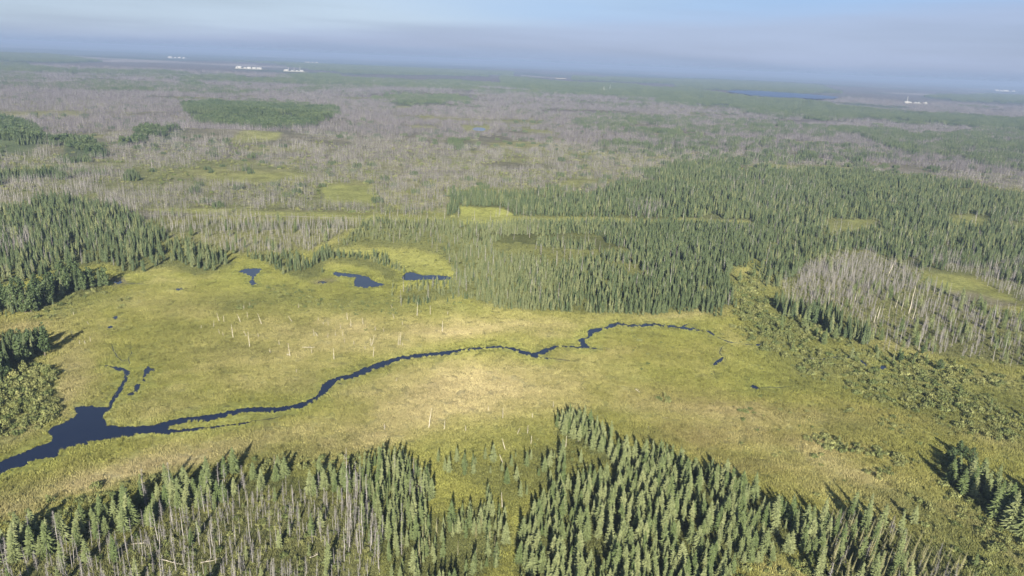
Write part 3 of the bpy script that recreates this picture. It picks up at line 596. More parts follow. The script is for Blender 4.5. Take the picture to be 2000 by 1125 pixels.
for q, (p, sp_) in enumerate(((DEAD['right'], 5.6), (DEAD['rightback'], 9), (DEAD['left'], 9), ([(1440,545),(1490,520),(1530,600),(1640,672),(1720,675),(1850,715),(2100,760),(2200,960),(1900,800),(1640,700),(1540,690)], 11))):
    x, y, u, v = scatter(p, sp_, .4, (24, .45), 10+q); n = len(x); put('spruce', 'scattered', x, y, (.3, .75), [1, 2, 5, 6])
x, y, u, v = scatter(DEAD['fore'], 8, .4, None, 9); put('spruce', 'dead timber', x, y, (.3, .75), [2, 3, 5, 6])
lone = [(588,488,50),(648,548,95),(625,535,70),(735,565,80),(785,555,80),(850,480,72),(880,555,45),(1080,520,95),(1105,480,60),(970,610,90),(1180,545,85),(1020,465,28),(1235,470,42),(1045,690,95),(375,560,130),(550,690,110),(865,700,90),(1380,800,60)]
lx = []
for a, b_, hpx in lone:
    uu, vv = 650+a/2.857, 731+b_/2.857; p = unproj([uu], [vv])[0]; d = proj(p[0], p[1])[2]
    lx.append((p[0], p[1], hpx/2.857/(FPX*math.cos(R(31))/d)/12))
lx = np.array(lx); STANDS.append('lone'); K['spruce'].append(np.stack([lx[:, 0], lx[:, 1], np.clip(lx[:, 2], .2, 1), rng.choice([1, 2, 5, 6], len(lx)), np.full(len(lx), STANDS.index('lone')), np.zeros(len(lx))], -1))
# middle distance (level plain): single low trees
FAR = []       # rows x,y,z,scale,idx,rot,tint for mass objects (conifer mass)
mid_rows = []
for nm, (sp, th, hs) in {'mid': (2.35, .08, (.36, .76)), 'pondside': (2.5, .2, (.3, .55)), 'pondleft': (2.5, .15, (.3, .6)), 'northwest': (3.1, .22, (.42, .95)), 'westclump': (3.6, .12, (.8, 1.15)), 'westedge': (3.4, .1, (.85, 1.2)), 'wedge': (2.7, .08, (.65, 1.05)), 'upper': (3.3, .14, (.42, .88)), 'shelf': (4.5, .2, (.5, .8))}.items():
    x, y, u, v = scatter(F_MID[nm], sp, th, (8, .345 if nm != 'northwest' and nm in ('mid', 'northwest', 'upper') else .36), 20, FIELDS+WATERS[:5])
    if nm == 'mid':      # shorter, paler towards the western ponds
        g = ss(1080, 860, u); k = np.random.default_rng(3).random(len(x)) > g*.25; x, y, u, v, g = x[k], y[k], u[k], v[k], g[k]
        sc = np.random.default_rng(4).uniform(*hs, len(x))*(1-.35*g)
    else: sc = np.random.default_rng(5).uniform(*hs, len(x))
    if nm in ('westclump', 'westedge'):
        h = np.random.default_rng(6).random(len(x)) < .65; put('poplar', nm, x[h], y[h], (.8, 1.2), [0, 1, 2, 3]); x, y, sc = x[~h], y[~h], sc[~h]
    keep = vn(x, y, 55, 67, 2) > .25; x, y, sc = x[keep], y[keep], sc[keep]
    sc = sc*(.7+.6*vn(x, y, 26, 66)); pale = .85*ss(1330, 980, proj(x, y)[0])*(vn(x, y, 45, 71) > .25) if nm == 'mid' else .35*(vn(x, y, 60, 72)); iv = np.where(rng.random(len(x)) < pale+.08, rng.integers(0, 2, len(x)), rng.integers(2, 4, len(x)))
    mid_rows.append(np.stack([x, y, sc, iv], -1))
for nm in F_MID:
    x, y, u, v = scatter(F_MID[nm], 3.4, .35, (10, .48), 28, FIELDS+WATERS[:5]+list(F_MID.values())+list(SHRUBS['row'][:1]), 2.6); n = len(x)
    mid_rows.append(np.stack([x, y, rng.uniform(.18, .6, n), rng.integers(0, 4, n)], -1))
x, y, u, v = scatter([(1830,900),(1855,885),(1895,890),(1910,915),(1880,930),(1850,922)], 4, .1, None, 30); put('poplar', 'east', x, y, (.5, .8), [0, 2])
x, y, u, v = scatter([(1560,655),(1700,670),(1800,690),(1900,760),(1850,740),(1700,700),(1600,680)], 7, .4, (30, .45), 31); put('poplar', 'thicket', x, y, (.35, .6), [0, 2])
# standing dead timber
for nm, (sp, th, hs, nzv) in {'fore': (2.3, .22, (.3, .85), .34), 'right': (3.6, .22, (.35, 1.0), .45), 'rightback': (3.3, .2, (.5, .95), .33), 'left': (3.3, .22, (.4, .8), .32), 'leftedge': (3.4, .1, (.6, 1.0), .25)}.items():
    x, y, u, v = scatter(DEAD[nm], sp, th, (18, nzv), 33, FIELDS); put('snag', nm, x, y, hs, [0, 1, 2, 3, 4, 5])
for q, nm in enumerate(('right', 'rightback', 'left', 'leftedge')):
    x, y, u, v = scatter(DEAD[nm], 5.2, .35, (20, .45), 90+q, FIELDS, 3.0); put('snag', nm, x, y, (.4, .85), [1, 3, 5])
x, y, u, v = scatter([(1590,520),(1640,505),(1720,500),(1780,535),(1760,570),(1700,600),(1600,600),(1550,580)], 3.2, .1, None, 34); put('snag', 'right', x, y, (.45, .85), [1, 3, 3, 5])
x, y, u, v = scatter(F_FORE['southeast'], 4.2, .35, (18, .38), 36); put('snag', 'southeast', x, y, (.4, .8), [1, 3, 5], .1)
x, y, u, v = scatter(F_FORE['belt'], 6, .4, None, 37); put('snag', 'belt', x, y, (.6, 1.0), [0, 1, 3])
x, y, u, v = scatter(F_FORE['west'], 6, .5, None, 38); put('snag', 'west', x, y, (.5, .9), [0, 1, 3])
x, y, u, v = scatter([(660,930),(700,950),(720,1050),(760,1120),(680,1100),(650,1000)], 3.2, .2, None, 39); put('snag', 'west', x, y, (.8, 1.15), [0, 4, 2])
# shrubs
for nm, (p, sp, nzv) in SHRUBS.items():
    x, y, u, v = scatter(p, sp, .15, (12, nzv), 43, (FIELDS[:6] if nm != 'row' else [])+WATERS); put('shrub', nm, x, y, {'midwest': (.45, .85), 'foreunder': (.3, .85), 'rightunder': (.3, .8), 'knollunder': (.3, .7), 'leftband': (.7, 1.7), 'strip': (.7, 1.3), 'patchA': (.8, 1.3), 'patchE': (.6, 1.2), 'patchB': (.7, 1.3), 'patchC': (.7, 1.3), 'patchF': (.6, 1.1), 'rightband': (.55, 1.35)}.get(nm, (.5, 1.15)), [0, 1, 2, 3, 4])
x, y, u, v = scatter([(1180,640),(1500,640),(2000,900),(2000,1000),(1600,980),(1300,800)], 7, .5, (26, .52), 45, WATERS); put('shrub', 'open marsh', x, y, (.35, .8), [0, 2, 4])
x, y, u, v = scatter([(0,600),(700,600),(1000,640),(700,700),(300,700),(0,700)], 13, .5, (30, .5), 46, WATERS); put('shrub', 'open marsh', x, y, (.3, .6), [0, 2, 4])
# ------------------------------------------------------------------ things and masses
def gn_mass(name, coll, rows, label, cat, with_tint=False):
    """rows: x,y,z,scale,idx,rotz,(leanx),(r,g,b)"""
    rows = np.asarray(rows, float); me = bpy.data.meshes.new(name); n = len(rows); me.vertices.add(n); me.vertices.foreach_set('co', rows[:, :3].ravel())
    a = me.attributes.new('scl', 'FLOAT', 'POINT'); a.data.foreach_set('value', rows[:, 3]); a = me.attributes.new('idx', 'INT', 'POINT'); a.data.foreach_set('value', rows[:, 4].astype(np.int32))
    rot = np.zeros((n, 3)); rot[:, 2] = rows[:, 5]; rot[:, 1] = rows[:, 6]; a = me.attributes.new('rot', 'FLOAT_VECTOR', 'POINT'); a.data.foreach_set('vector', rot.ravel())
    if with_tint: a = me.attributes.new('tint', 'FLOAT_COLOR', 'POINT'); a.data.foreach_set('color', np.hstack([rows[:, 7:10], np.ones((n, 1))]).ravel())
    o = link(bpy.data.objects.new(name, me)); tag(o, label, cat, kind='stuff')
    g = bpy.data.node_groups.new(name, 'GeometryNodeTree'); g.interface.new_socket('Geometry', in_out='INPUT', socket_type='NodeSocketGeometry'); g.interface.new_socket('Geometry', in_out='OUTPUT', socket_type='NodeSocketGeometry')
    gi = g.nodes.new('NodeGroupInput'); go = g.nodes.new('NodeGroupOutput'); ip = g.nodes.new('GeometryNodeInstanceOnPoints'); ci = g.nodes.new('GeometryNodeCollectionInfo')
    ci.inputs['Collection'].default_value = coll; ci.inputs['Separate Children'].default_value = True; ci.inputs['Reset Children'].default_value = True; ip.inputs['Pick Instance'].default_value = True
    def na(nm, dt): q = g.nodes.new('GeometryNodeInputNamedAttribute'); q.data_type = dt; q.inputs['Name'].default_value = nm; return q.outputs[0]
    g.links.new(gi.outputs[0], ip.inputs['Points']); g.links.new(ci.outputs[0], ip.inputs['Instance']); g.links.new(na('idx', 'INT'), ip.inputs['Instance Index'])
    g.links.new(na('rot', 'FLOAT_VECTOR'), ip.inputs['Rotation']); g.links.new(na('scl', 'FLOAT'), ip.inputs['Scale']); g.links.new(ip.outputs[0], go.inputs[0])
    md = o.modifiers.new('scatter', 'NODES'); md.node_group = g; return o
WHERE = {'centre': 'in stand left of grassy gap', 'big': 'in biggest near stand right of gap', 'west': 'in slender stand beside dead timber', 'knoll': 'in pointed tip of near forest', 'belt': 'in belt along dry sedge strip',
 'east': 'in grove at right edge', 'southeast': 'among pale larches at lower right', 'scattered': 'on marsh just above near stands', 'dead timber': 'alive among grey dead timber', 'lone': 'standing alone in near marsh', 'fore': 'in near burnt timber, lower left',
 'right': 'in burnt patch on the right', 'rightback': 'behind the right hand meadow', 'left': 'in burnt strip below cutline', 'leftedge': 'in burnt patch at left edge', 'westclump': 'in bushy clump west of ponds', 'westedge': 'in dark grove at left edge', 'thicket': 'in thicket below the dark wedge',
 'rightband': 'in willow thicket along right side', 'leftband': 'in thicket at left edge', 'midwest': 'north of the bleached poles', 'strip': 'in short strip on right marsh', 'beltfringe': 'between dry sedge and spruce belt', 'foreunder': 'under near burnt timber', 'knollunder': 'beside pointed forest tip',
 'rightunder': 'under burnt trees on right', 'westpatch': 'below the bushy western clump', 'patchG': 'on the lower right marsh', 'southfloor': 'under the pale larches', 'eastedge': 'at foot of right edge grove', 'opening': 'in grassy gap between near stands', 'opening2': 'in clearing below biggest stand', 'open marsh': 'out on the open marsh'}
DESC = {'spruce': ['broad full', 'broad tapering', 'narrow tapering', 'slender', 'thin spiky', 'ragged gappy', 'narrow ragged'], 'larch': ['pale slender', 'pale thin', 'pale bushy'], 'snag': ['grey', 'twiggy', 'bare', 'bristly', 'polelike', 'crooked'], 'shrub': ['rounded', 'upright', 'wide', 'spindly', 'small'], 'poplar': ['round', 'slim', 'wide', 'narrow']}
NOUN = {'spruce': 'spruce', 'larch': 'larch', 'snag': 'dead tree', 'shrub': 'willow shrub', 'poplar': 'leafy poplar'}
CAT = {'spruce': 'spruce tree', 'larch': 'larch tree', 'snag': 'dead tree', 'shrub': 'shrub', 'poplar': 'poplar tree'}
NAMEK = {'spruce': 'spruce_tree', 'larch': 'larch_tree', 'snag': 'dead_tree', 'shrub': 'willow_shrub', 'poplar': 'poplar_tree'}
HB = {'spruce': 12, 'larch': 10, 'snag': 10, 'shrub': 2, 'poplar': 10}
PARTS = {'spruce': [('trunk', 1), ('crown', 0)], 'larch': [('trunk', 1), ('crown', 0)], 'snag': [('trunk', 0), ('branches', 1)], 'poplar': [('trunk', 1), ('crown', 0)]}
PROT = {'spruce': SP_NEAR, 'larch': YSP, 'snag': SNAG, 'poplar': POP}
MADE = {}
def third(a, qs): return ['short', 'middling', 'tall'][int(np.searchsorted(qs, a))]
REST = {}
for kind in K:
    A = np.vstack(K[kind]); u, v, d = proj(A[:, 0], A[:, 1]); hp = FPX*.87/d*A[:, 2]*HB[kind]
    vis = (u > 5) & (u < 1995) & (v-hp*.4 < 1118) & (v > 0); sc = np.where(vis, hp, -1)
    NIND = 296 if kind in ('spruce', 'snag', 'shrub') else 220
    o_ = np.argsort(-sc)[:NIND]; o_ = o_[sc[o_] > 0]; m = np.zeros(len(A), bool); m[o_] = True; REST[kind] = A[~m]
    qs = np.quantile(A[o_, 2], [.33, .66]); uu = u[o_]; vv = v[o_]
    B = []
    for j, i in enumerate(o_):
        x, y, s, var, st, ln = A[i]; st = STANDS[int(st)]; var = int(var)
        same = o_[A[o_, 4] == A[i, 4]]; row = ''
        if len(same) > 12:
            rk = (v[same] < v[i]).mean(); cu = (u[same] < u[i]).mean()
            row = ('back' if rk < .25 else 'lower' if rk > .75 else 'inner') + (' left' if cu < .33 else ' right' if cu > .67 else ' middle')
        lab = f"{third(s, qs)} {DESC[kind][var]} {NOUN[kind]} {WHERE.get(st, 'on the near marsh')}"
        if row: lab += ', '+row
        B.append((lab, i))
        grp = f"{CAT[kind]}s {WHERE.get(st, 'on the near marsh')}"
        if kind == 'shrub':
            o = bpy.data.objects.new(NAMEK[kind], SHRB[var]); link(o)
        else:
            o = bpy.data.objects.new(NAMEK[kind], None); o.empty_display_size = .5; link(o)
            for pn, pi in PARTS[kind]:
                c = bpy.data.objects.new(pn, PROT[kind][var][pi]); link(c); c.parent = o
        o.location = (x, y, 0); o.scale = (s,)*3; o.rotation_euler = (0, ln, 0) if kind != 'shrub' else (0, 0, rng.uniform(0, 6.28))
        if kind != 'shrub': o.rotation_mode = 'ZYX'; o.rotation_euler = (0, ln, rng.uniform(-.6, .6) if abs(ln) > .1 else rng.uniform(-3, 3)*(abs(ln) < .1))
        tag(o, lab, CAT[kind], grp); MADE.setdefault(lab, []).append((float(u[i]), o))
ONUM = 'leftmost second third fourth fifth sixth seventh eighth ninth tenth eleventh twelfth'.split()
for lab, L_ in MADE.items():
    if len(L_) > 1:
        for q, (_, o) in enumerate(sorted(L_, key=lambda e: e[0])): o['label'] = lab+(', leftmost' if q == 0 else f', {ONUM[q]} from left' if q < 12 else '')
# the remaining trees of each kind, each kind one mass
def rowsof(A, off=0, nvar=1):
    n = len(A); return np.stack([A[:, 0], A[:, 1], np.zeros(n), A[:, 2], A[:, 3]+off, np.random.default_rng(1).uniform(-3, 3, n), A[:, 5]], -1)
mixm = lambda pr: [merged('m', [(a, (0, 0, 0), 1, 0), (b_, (0, 0, 0), 1, 0)]) for a, b_ in pr]
sp_meshes = mixm(SP_NEAR)+LOW+CL_SPR
c_spr = proto_coll('spruce_shapes', sp_meshes); nS = len(SP_NEAR)
rows = [rowsof(REST['spruce'])]
mr = np.vstack(mid_rows); r_ = np.random.default_rng(8)
rows.append(np.stack([mr[:, 0], mr[:, 1], np.zeros(len(mr)), mr[:, 2], mr[:, 3]+nS, r_.uniform(-3, 3, len(mr)), r_.normal(0, .02, len(mr))], -1))
def clumps(poly, sp, thr, scl, seed, nvar, off, excl=(), rmin=0, rmax=1e9, thin=.1, rag=1.0):
    x, y, u, v = scatter(poly, sp, thin, thr, seed, excl, rag); rr = np.hypot(x, y); k = (rr > rmin) & (rr < rmax); x, y = x[k], y[k]
    n = len(x); q = np.random.default_rng(seed)
    return np.stack([x, y, relief(x, y)-.2, q.uniform(*scl, n), q.integers(0, nvar, n)+off, q.uniform(-3, 3, n), np.zeros(n)], -1)
for i, p in enumerate(F_FARGREEN):
    rows.append(clumps(p, 15, (80, .40), (.6, 1.1), 70+i, 4, nS+4, FIELDS, 0, 3500, .15, 2.4)); rows.append(clumps(p, 34, (160, .33), (1.4, 2.0), 90+i, 4, nS+4, [LAKE], 3500, 9000))
FAN = [(-250,440),(-250,140),(0,125),(1000,165),(2000,210),(2250,215),(2250,440)]
rows.append(clumps(FAN, 22, (320, .60), (.6, 1.0), 120, 4, nS+4, FIELDS, 800, 4500, .3))
for i, p in enumerate(F_BUSHY.values()): rows.append(clumps(p, 15, (50, .45), (.5, 1.0), 200+i, 4, nS+4, (), 0, 6000, .2, 3.4))
rows.append(clumps(FAN, 34, (900, .55), (1.0, 1.6), 123, 4, nS+4, FIELDS+[LAKE], 3200, 9000, .2))
rows.append(clumps(FAN, 24, (120, .5), (.3, .6), 121, 4, nS+4, FIELDS, 650, 3000, .55))
gn_mass('spruce_forest', c_spr, np.vstack(rows), 'dense green spruce forest covering the middle distance and far patches', 'spruce forest')
# poplars
c_pop = proto_coll('poplar_shapes', mixm(POP)+CL_POP); rows = [rowsof(REST['poplar'])]
for i, (nm, p) in enumerate(F_BUSHY.items()): rows.append(clumps(p, 12, (60, .38), (.7, 1.15), 130+i, 3, 4, (), 0, 6000, .15, 2.6))
gn_mass('poplar_forest', c_pop, np.vstack(rows), 'dark leafy forest on the far ridge and the hill at left', 'leafy forest')
# larches
if len(REST['larch']): gn_mass('larch_forest', proto_coll('larch_shapes', mixm(YSP)), rowsof(REST['larch']), 'remaining pale larches of the lower right corner', 'larch forest')
# dead timber
c_sn = proto_coll('snag_shapes', mixm(SNAG)+CL_SNAGF+CL_SNAG); rows = [rowsof(REST['snag'])]
solid = list(F_MID.values())+[F_BUSHY['hill'], F_BUSHY['ridge']]+FIELDS+[DEAD['left'], LAKE, FARPOND]
BFAN = [(-250,455),(-250,140),(0,125),(1000,165),(2000,210),(2250,215),(2250,400),(1300,330),(1250,420),(880,432),(640,430)]
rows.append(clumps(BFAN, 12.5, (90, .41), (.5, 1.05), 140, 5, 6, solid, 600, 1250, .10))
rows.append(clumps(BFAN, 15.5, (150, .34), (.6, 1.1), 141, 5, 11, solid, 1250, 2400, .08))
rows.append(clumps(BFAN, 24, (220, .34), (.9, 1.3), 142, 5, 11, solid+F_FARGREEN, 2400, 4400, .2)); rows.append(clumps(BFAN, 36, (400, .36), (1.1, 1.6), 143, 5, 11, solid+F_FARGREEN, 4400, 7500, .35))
for p, sp_, th_ in (([(360,246),(480,252),(640,250),(725,226),(728,246),(640,262),(500,268),(400,275),(290,296),(285,288),(350,268)], 6.5, .2), ([(0,305),(70,300),(95,290),(120,308),(60,318),(0,316)], 6, .3), ([(0,222),(60,226),(110,262),(95,285),(40,240)], 7, .3), ([(0,360),(200,368),(285,400),(270,425),(100,402),(0,420)], 4.6, .2), ([(400,268),(560,275),(620,290),(540,310),(380,300)], 9, .4), (F_MID['mid'], 9, .4), (F_MID['upper'], 10, .4), (F_MID['northwest'], 9, .3), ([(1215,400),(1340,398),(1350,428),(1225,428)], 4.5, .2), ([(1400,345),(1600,350),(1640,400),(1500,420)], 9, .3)):
    x, y, u, v = scatter(p, sp_, th_, (40, .45), 144); n = len(x)
    rows.append(np.stack([x, y, np.zeros(n), r_.uniform(.6, 1.1, n), r_.integers(0, 6, n), r_.uniform(-3, 3, n), r_.normal(0, .03, n)], -1))
gn_mass('burnt_forest', c_sn, np.vstack(rows), 'grey burnt forest of thin dead trunks across the far plain', 'burnt forest')
# shrubs
c_sh = proto_coll('shrub_shapes', SHRB); rows = [rowsof(REST['shrub'])]
x, y, u, v = scatter(BFAN, 9, .3, (50, .42), 150, solid); rr = np.hypot(x, y); k = rr < 1150; x, y = x[k], y[k]
rows.append(np.stack([x, y, np.zeros(len(x)), r_.uniform(.8, 1.7, len(x)), r_.integers(0, 5, len(x)), r_.uniform(-3, 3, len(x)), np.zeros(len(x))], -1))
gn_mass('shrub_thicket', c_sh, np.vstack(rows), 'low olive willow thicket on marsh edges and between burnt trees', 'shrubs')
# sedge and tussocks, tinted like the ground under them
def grassrows(x, y, scl, nv, off, boost=1.0, seed=0):
    c = ground_albedo(x, y)*boost; q = np.random.default_rng(seed); n = len(x); c = c*q.uniform(.87, 1.15, (n, 1))
    return np.hstack([np.stack([x, y, np.zeros(n), q.uniform(*scl, n), q.integers(0, nv, n)+off, q.uniform(-3, 3, n), np.zeros(n)], -1), c])
x, y, u, v = scatter([(-200,480),(700,440),(1500,520),(2200,640),(2200,1330),(-200,1330)], 3.1, .05, None, 160, WATERS)
k = np.hypot(x, y) < 560; x, y = x[k], y[k]
def dry(x, y, gap):
    k = np.ones(len(x), bool)
    for w in WEDGE: k &= sdist(w, x, y, gap+1) > gap
    for w in CEDGE: k &= sdist(w, x, y, gap+1) > gap*.6
    return x[k], y[k]
x, y = dry(x, y, 2.9)
rows = [grassrows(x, y, (.7, 1.2), 4, 0, 1.05, 1)]
ex = []; 
for w in WEDGE:
    for i in range(len(w)):
        a, b_ = w[i], w[(i+1) % len(w)]; L_ = np.hypot(*(b_-a)); n = max(1, int(L_/.8))
        for k in range(n): ex.append(a+(b_-a)*(k+rng.random())/n+rng.normal(0, .8, 2))
ex = np.array(ex); ka = np.ones(len(ex), bool)
for w in WEDGE: ka &= sdist(w, ex[:, 0], ex[:, 1], 1.5) > .1
ex = ex[ka]; rows.append(grassrows(ex[:, 0], ex[:, 1], (.3, .85), 3, 4, 1.15, 2))
x, y, u, v = scatter([(-200,620),(1500,560),(2200,740),(2200,1330),(-200,1330)], 3.2, .3, (18, .38), 161, WATERS); x, y = dry(x, y, 1.3)
rows.append(grassrows(x, y, (.5, 1.1), 3, 4, 1.0, 3))
gn_mass('marsh_grass', proto_coll('sedge_shapes', SEDGE+TUSS), np.vstack(rows), 'sedge and tussock grass covering the marsh, greener along the water', 'grass', True)

# ------------------------------------------------------------------ bleached poles standing in the marsh
PZ1 = [(195,275,178,205),(230,275,228,225),(150,315,155,260),(50,325,55,300),(195,370,190,330),(225,380,220,350),(302,395,293,290),(360,278,335,210),(413,240,413,195),(433,155,432,125),(385,175,387,140),(405,385,385,345),(430,470,425,350),(500,395,495,360),(525,295,498,210),(590,515,588,485),(662,455,660,415),(745,540,735,440),(915,520,915,470),(760,270,733,228),(815,170,812,130),(965,270,968,240),(1010,300,1003,280),(1045,310,1043,270),(935,385,928,330),(965,390,940,350),(1040,400,1045,360),(1100,385,1100,350),(1140,330,1142,290),(1160,395,1155,345),(1195,260,1190,200),(1222,310,1220,250),(1170,440,1172,400),(1245,450,1243,420),(1318,300,1310,240),(1412,340,1410,305),(1480,355,1475,320),(1380,460,1375,400),(1385,460,1405,375),(1335,490,1330,460),(1395,550,1403,465),(1590,455,1600,370),(1605,455,1612,350),(1625,460,1622,435),(1560,250,1548,210),(1545,170,1532,140),(1738,225,1742,120),(1842,215,1840,145),(1625,295,1622,268),(1975,220,1980,190),(1935,350,1937,265),(1090,570,1088,480),(795,670,797,645),(1575,740,1580,725),(1830,1100,1850,940),(1485,1115,1480,1065),(1950,1115,1955,1040)]
PZ2 = [(742,315,740,285),(868,205,868,175),(290,300,290,275),(948,245,948,185),(962,420,942,355),(950,498,928,445),(1087,330,1087,280),(1105,390,1107,340),(1030,335,1040,300),(1115,245,1112,215),(1300,410,1300,340),(1230,190,1228,150),(470,660,470,610),(945,740,938,650)]
PZ3 = [(405,740,402,700),(347,755,347,740),(412,615,410,595),(495,670,488,650),(445,780,445,755),(475,780,475,755),(505,765,505,735)]
PZ4 = [(968,620,970,560),(1160,660,1172,560),(1280,575,1290,510),(1315,590,1320,520),(1355,610,1362,420),(1378,640,1385,560),(1440,680,1445,650),(1240,400,1262,310),(905,520,910,440),(1050,560,1056,480),(1180,640,1188,560)]
poles = [(380+a/4, 560+b_/4, 380+c/4, 560+d/4, 'N') for a, b_, c, d in PZ1]+[(650+a/2.857, 731+b_/2.857, 650+c/2.857, 731+d/2.857, 'S') for a, b_, c, d in PZ2]+[(a/2.857, 400+b_/2.857, c/2.857, 400+d/2.857, 'W') for a, b_, c, d in PZ3]+[(1300+a/2.857, 400+b_/2.857, 1300+c/2.857, 400+d/2.857, 'E') for a, b_, c, d in PZ4]
ORD = ['', 'second ', 'third ', 'fourth ', 'fifth ', 'sixth ', 'seventh ', 'eighth ', 'ninth ', 'tenth ']
CELLN = {}
poles.sort(key=lambda p: p[0])
for i, (ub, vb, ut, vt, z_) in enumerate(poles):
    p = unproj([ub], [vb])[0]; d = float(proj(p[0], p[1])[2]); h = max(1.5, (vb-vt)/(FPX*.95/d)); lx_ = (ut-ub)/(FPX/d)-(ub-800)/4300*-0*h
    V = []; F = []; r0 = min(.22, .09+h*.011)
    a = np.zeros(3); a[2] = -.1; pr = a
    for k in range(4):
        q = np.array([lx_*(k+1)/4+random.uniform(-.03, .03)*h/4, random.uniform(-.02, .02)*h, h*(k+1)/4]); tube(V, F, pr, q, r0*(1-.2*k), r0*(1-.2*(k+1)), 6); pr = q
    o = link(bpy.data.objects.new('dead_pole', None)); o.location = (p[0], p[1], 0); o.empty_display_size = .5
    tr = link(bpy.data.objects.new('trunk', mesh_from('pole_trunk', V, F, M_WHITE, True))); tr.parent = o
    V = []; F = []; nb_ = random.randint(6, 10)
    for k in range(nb_):       # one connected spray: a thin core with spines growing out of it
        f = .3+.68*k/(nb_-1); aa = random.uniform(0, 6.28); L_ = random.uniform(.3, .95)*(1.3-f); q0 = len(V)
        for j in range(3): V.append(np.array([lx_*f+.05*math.cos(j*2.09), .05*math.sin(j*2.09), h*f]))
        V.append(np.array([lx_*f+math.cos(aa)*L_, math.sin(aa)*L_, h*f+random.uniform(-.2, .5)*L_])); F += [(q0, q0+1, q0+3), (q0+1, q0+2, q0+3), (q0+2, q0, q0+3)]
        if k: F += [(q0-4+j, q0-4+(j+1) % 3, q0+(j+1) % 3, q0+j) for j in range(3)]
    br = link(bpy.data.objects.new('branches', mesh_from('pole_branches', V, F, M_WHITE))); br.parent = o
    sz = 'tall' if h > 7 else 'short' if h < 3.5 else 'middling'; ln = 'left leaning' if lx_/h < -.1 else 'right leaning' if lx_/h > .1 else 'upright'
    if z_ == 'E': wh = 'in the burnt patch on the right'
    elif z_ == 'W': wh = 'on the dry sedge at far left'
    elif z_ == 'S': wh = 'in the near marsh south of the river'
    elif vb > 800: wh = 'in the dry sedge south of the river'
    else:
        col_ = 'western' if ub < 500 else 'second' if ub < 600 else 'third' if ub < 690 else 'fourth' if ub < 760 else 'eastern'
        wh = ('near the northern shrubs' if vb < 625 else 'toward the river bank' if vb > 665 else 'amid the dry marsh')+f', {col_} cluster'
    key = (sz, ln, wh); n = CELLN.get(key, 0); CELLN[key] = n+1
    lab = f'{sz} {ln} bleached pole {wh}'+(f', {ORD[min(n, 9)]}from left' if n else '')
    tag(o, ' '.join(lab.split()[:16]), 'dead tree', 'bleached poles standing in the marsh')
# fallen logs
logs = [((314,1096),(357,1106),'long bleached log lying in the near burnt timber'),((392,1102),(430,1095),'straight pale log, right of the bleached log in burnt timber'),((240,1068),(300,1062),'thin curved log across the clearing at lower left'),((1241,762),(1249,769),'short white log lying alone in the marsh'),
        ((1580,699),(1604,713),'white log lying in the willow thicket beside the creek'),((1785,632),(1802,637),'pale log on the ground below burnt trees on the right'),((1995,798),(2008,806),'white log at the right edge of the thicket'),((590,680),(615,681),'fallen white trunk among the standing poles'),((560,695),(567,695),'short white log at the foot of a pole'),((605,1092),(622,1086),'slim pale log leaning under the grey trunks')]
for (u1, v1), (u2, v2), lab in logs:
    w = unproj([u1, u2], [v1, v2]); V = []; F = []; p0 = np.array([*w[0], .35]); p1 = np.array([*w[1], .45]); pr = p0
    for k in range(5):
        q = p0+(p1-p0)*(k+1)/5; q = q+np.array([random.uniform(-.15, .15), random.uniform(-.15, .15), 0]); tube(V, F, pr, q, .11-.013*k, .11-.013*(k+1), 7); pr = q
    for k in range(5): f = random.uniform(.2, .9); s = p0+(p1-p0)*f; tube(V, F, s, s+np.array([random.uniform(-.6, .6), random.uniform(-.6, .6), .5]), .06, .02, 4)
    V = [np.array(q)-np.array([p0[0], p0[1], 0]) for q in V]
    o = link(bpy.data.objects.new('fallen_log', mesh_from('fallen_log', V, F, M_WHITE, True))); o.location = (p0[0], p0[1], .15); tag(o, lab, 'log', 'fallen logs')

# ------------------------------------------------------------------ far industrial yards
def paint(name, c1, c2, rough=.5):
    m, t, b = mat(name, rough, .4); tcn = N(t, 'ShaderNodeTexCoord'); wv = N(t, 'ShaderNodeTexWave'); wv.inputs['Scale'].default_value = 1.5; t.links.new(tcn.outputs['Object'], wv.inputs['Vector']); t.links.new(mixc(t, c1, c2, wv.outputs['Fac']), b.inputs['Base Color']); return m
M_CLAD = paint('white_cladding', (.40,.39,.35), (.52,.50,.45)); M_ROOF = paint('pale_metal_roof', (.36,.37,.37), (.55,.54,.50)); M_DOOR = paint('grey_doors', (.25,.27,.30), (.30,.32,.35)); M_GRAV = paint('pale_gravel', (.20,.185,.15), (.29,.265,.21), .95)
def box(V, F, x0, x1, y0, y1, z0, z1):
    k = len(V); V += [(x, y, z) for z in (z0, z1) for y in (y0, y1) for x in (x0, x1)]; F += [(k, k+2, k+3, k+1), (k+4, k+5, k+7, k+6), (k, k+1, k+5, k+4), (k+2, k+6, k+7, k+3), (k, k+4, k+6, k+2), (k+1, k+3, k+7, k+5)]
def part(name, V, F, m, par): o = link(bpy.data.objects.new(name, mesh_from(name, V, F, m))); o.parent = par; return o
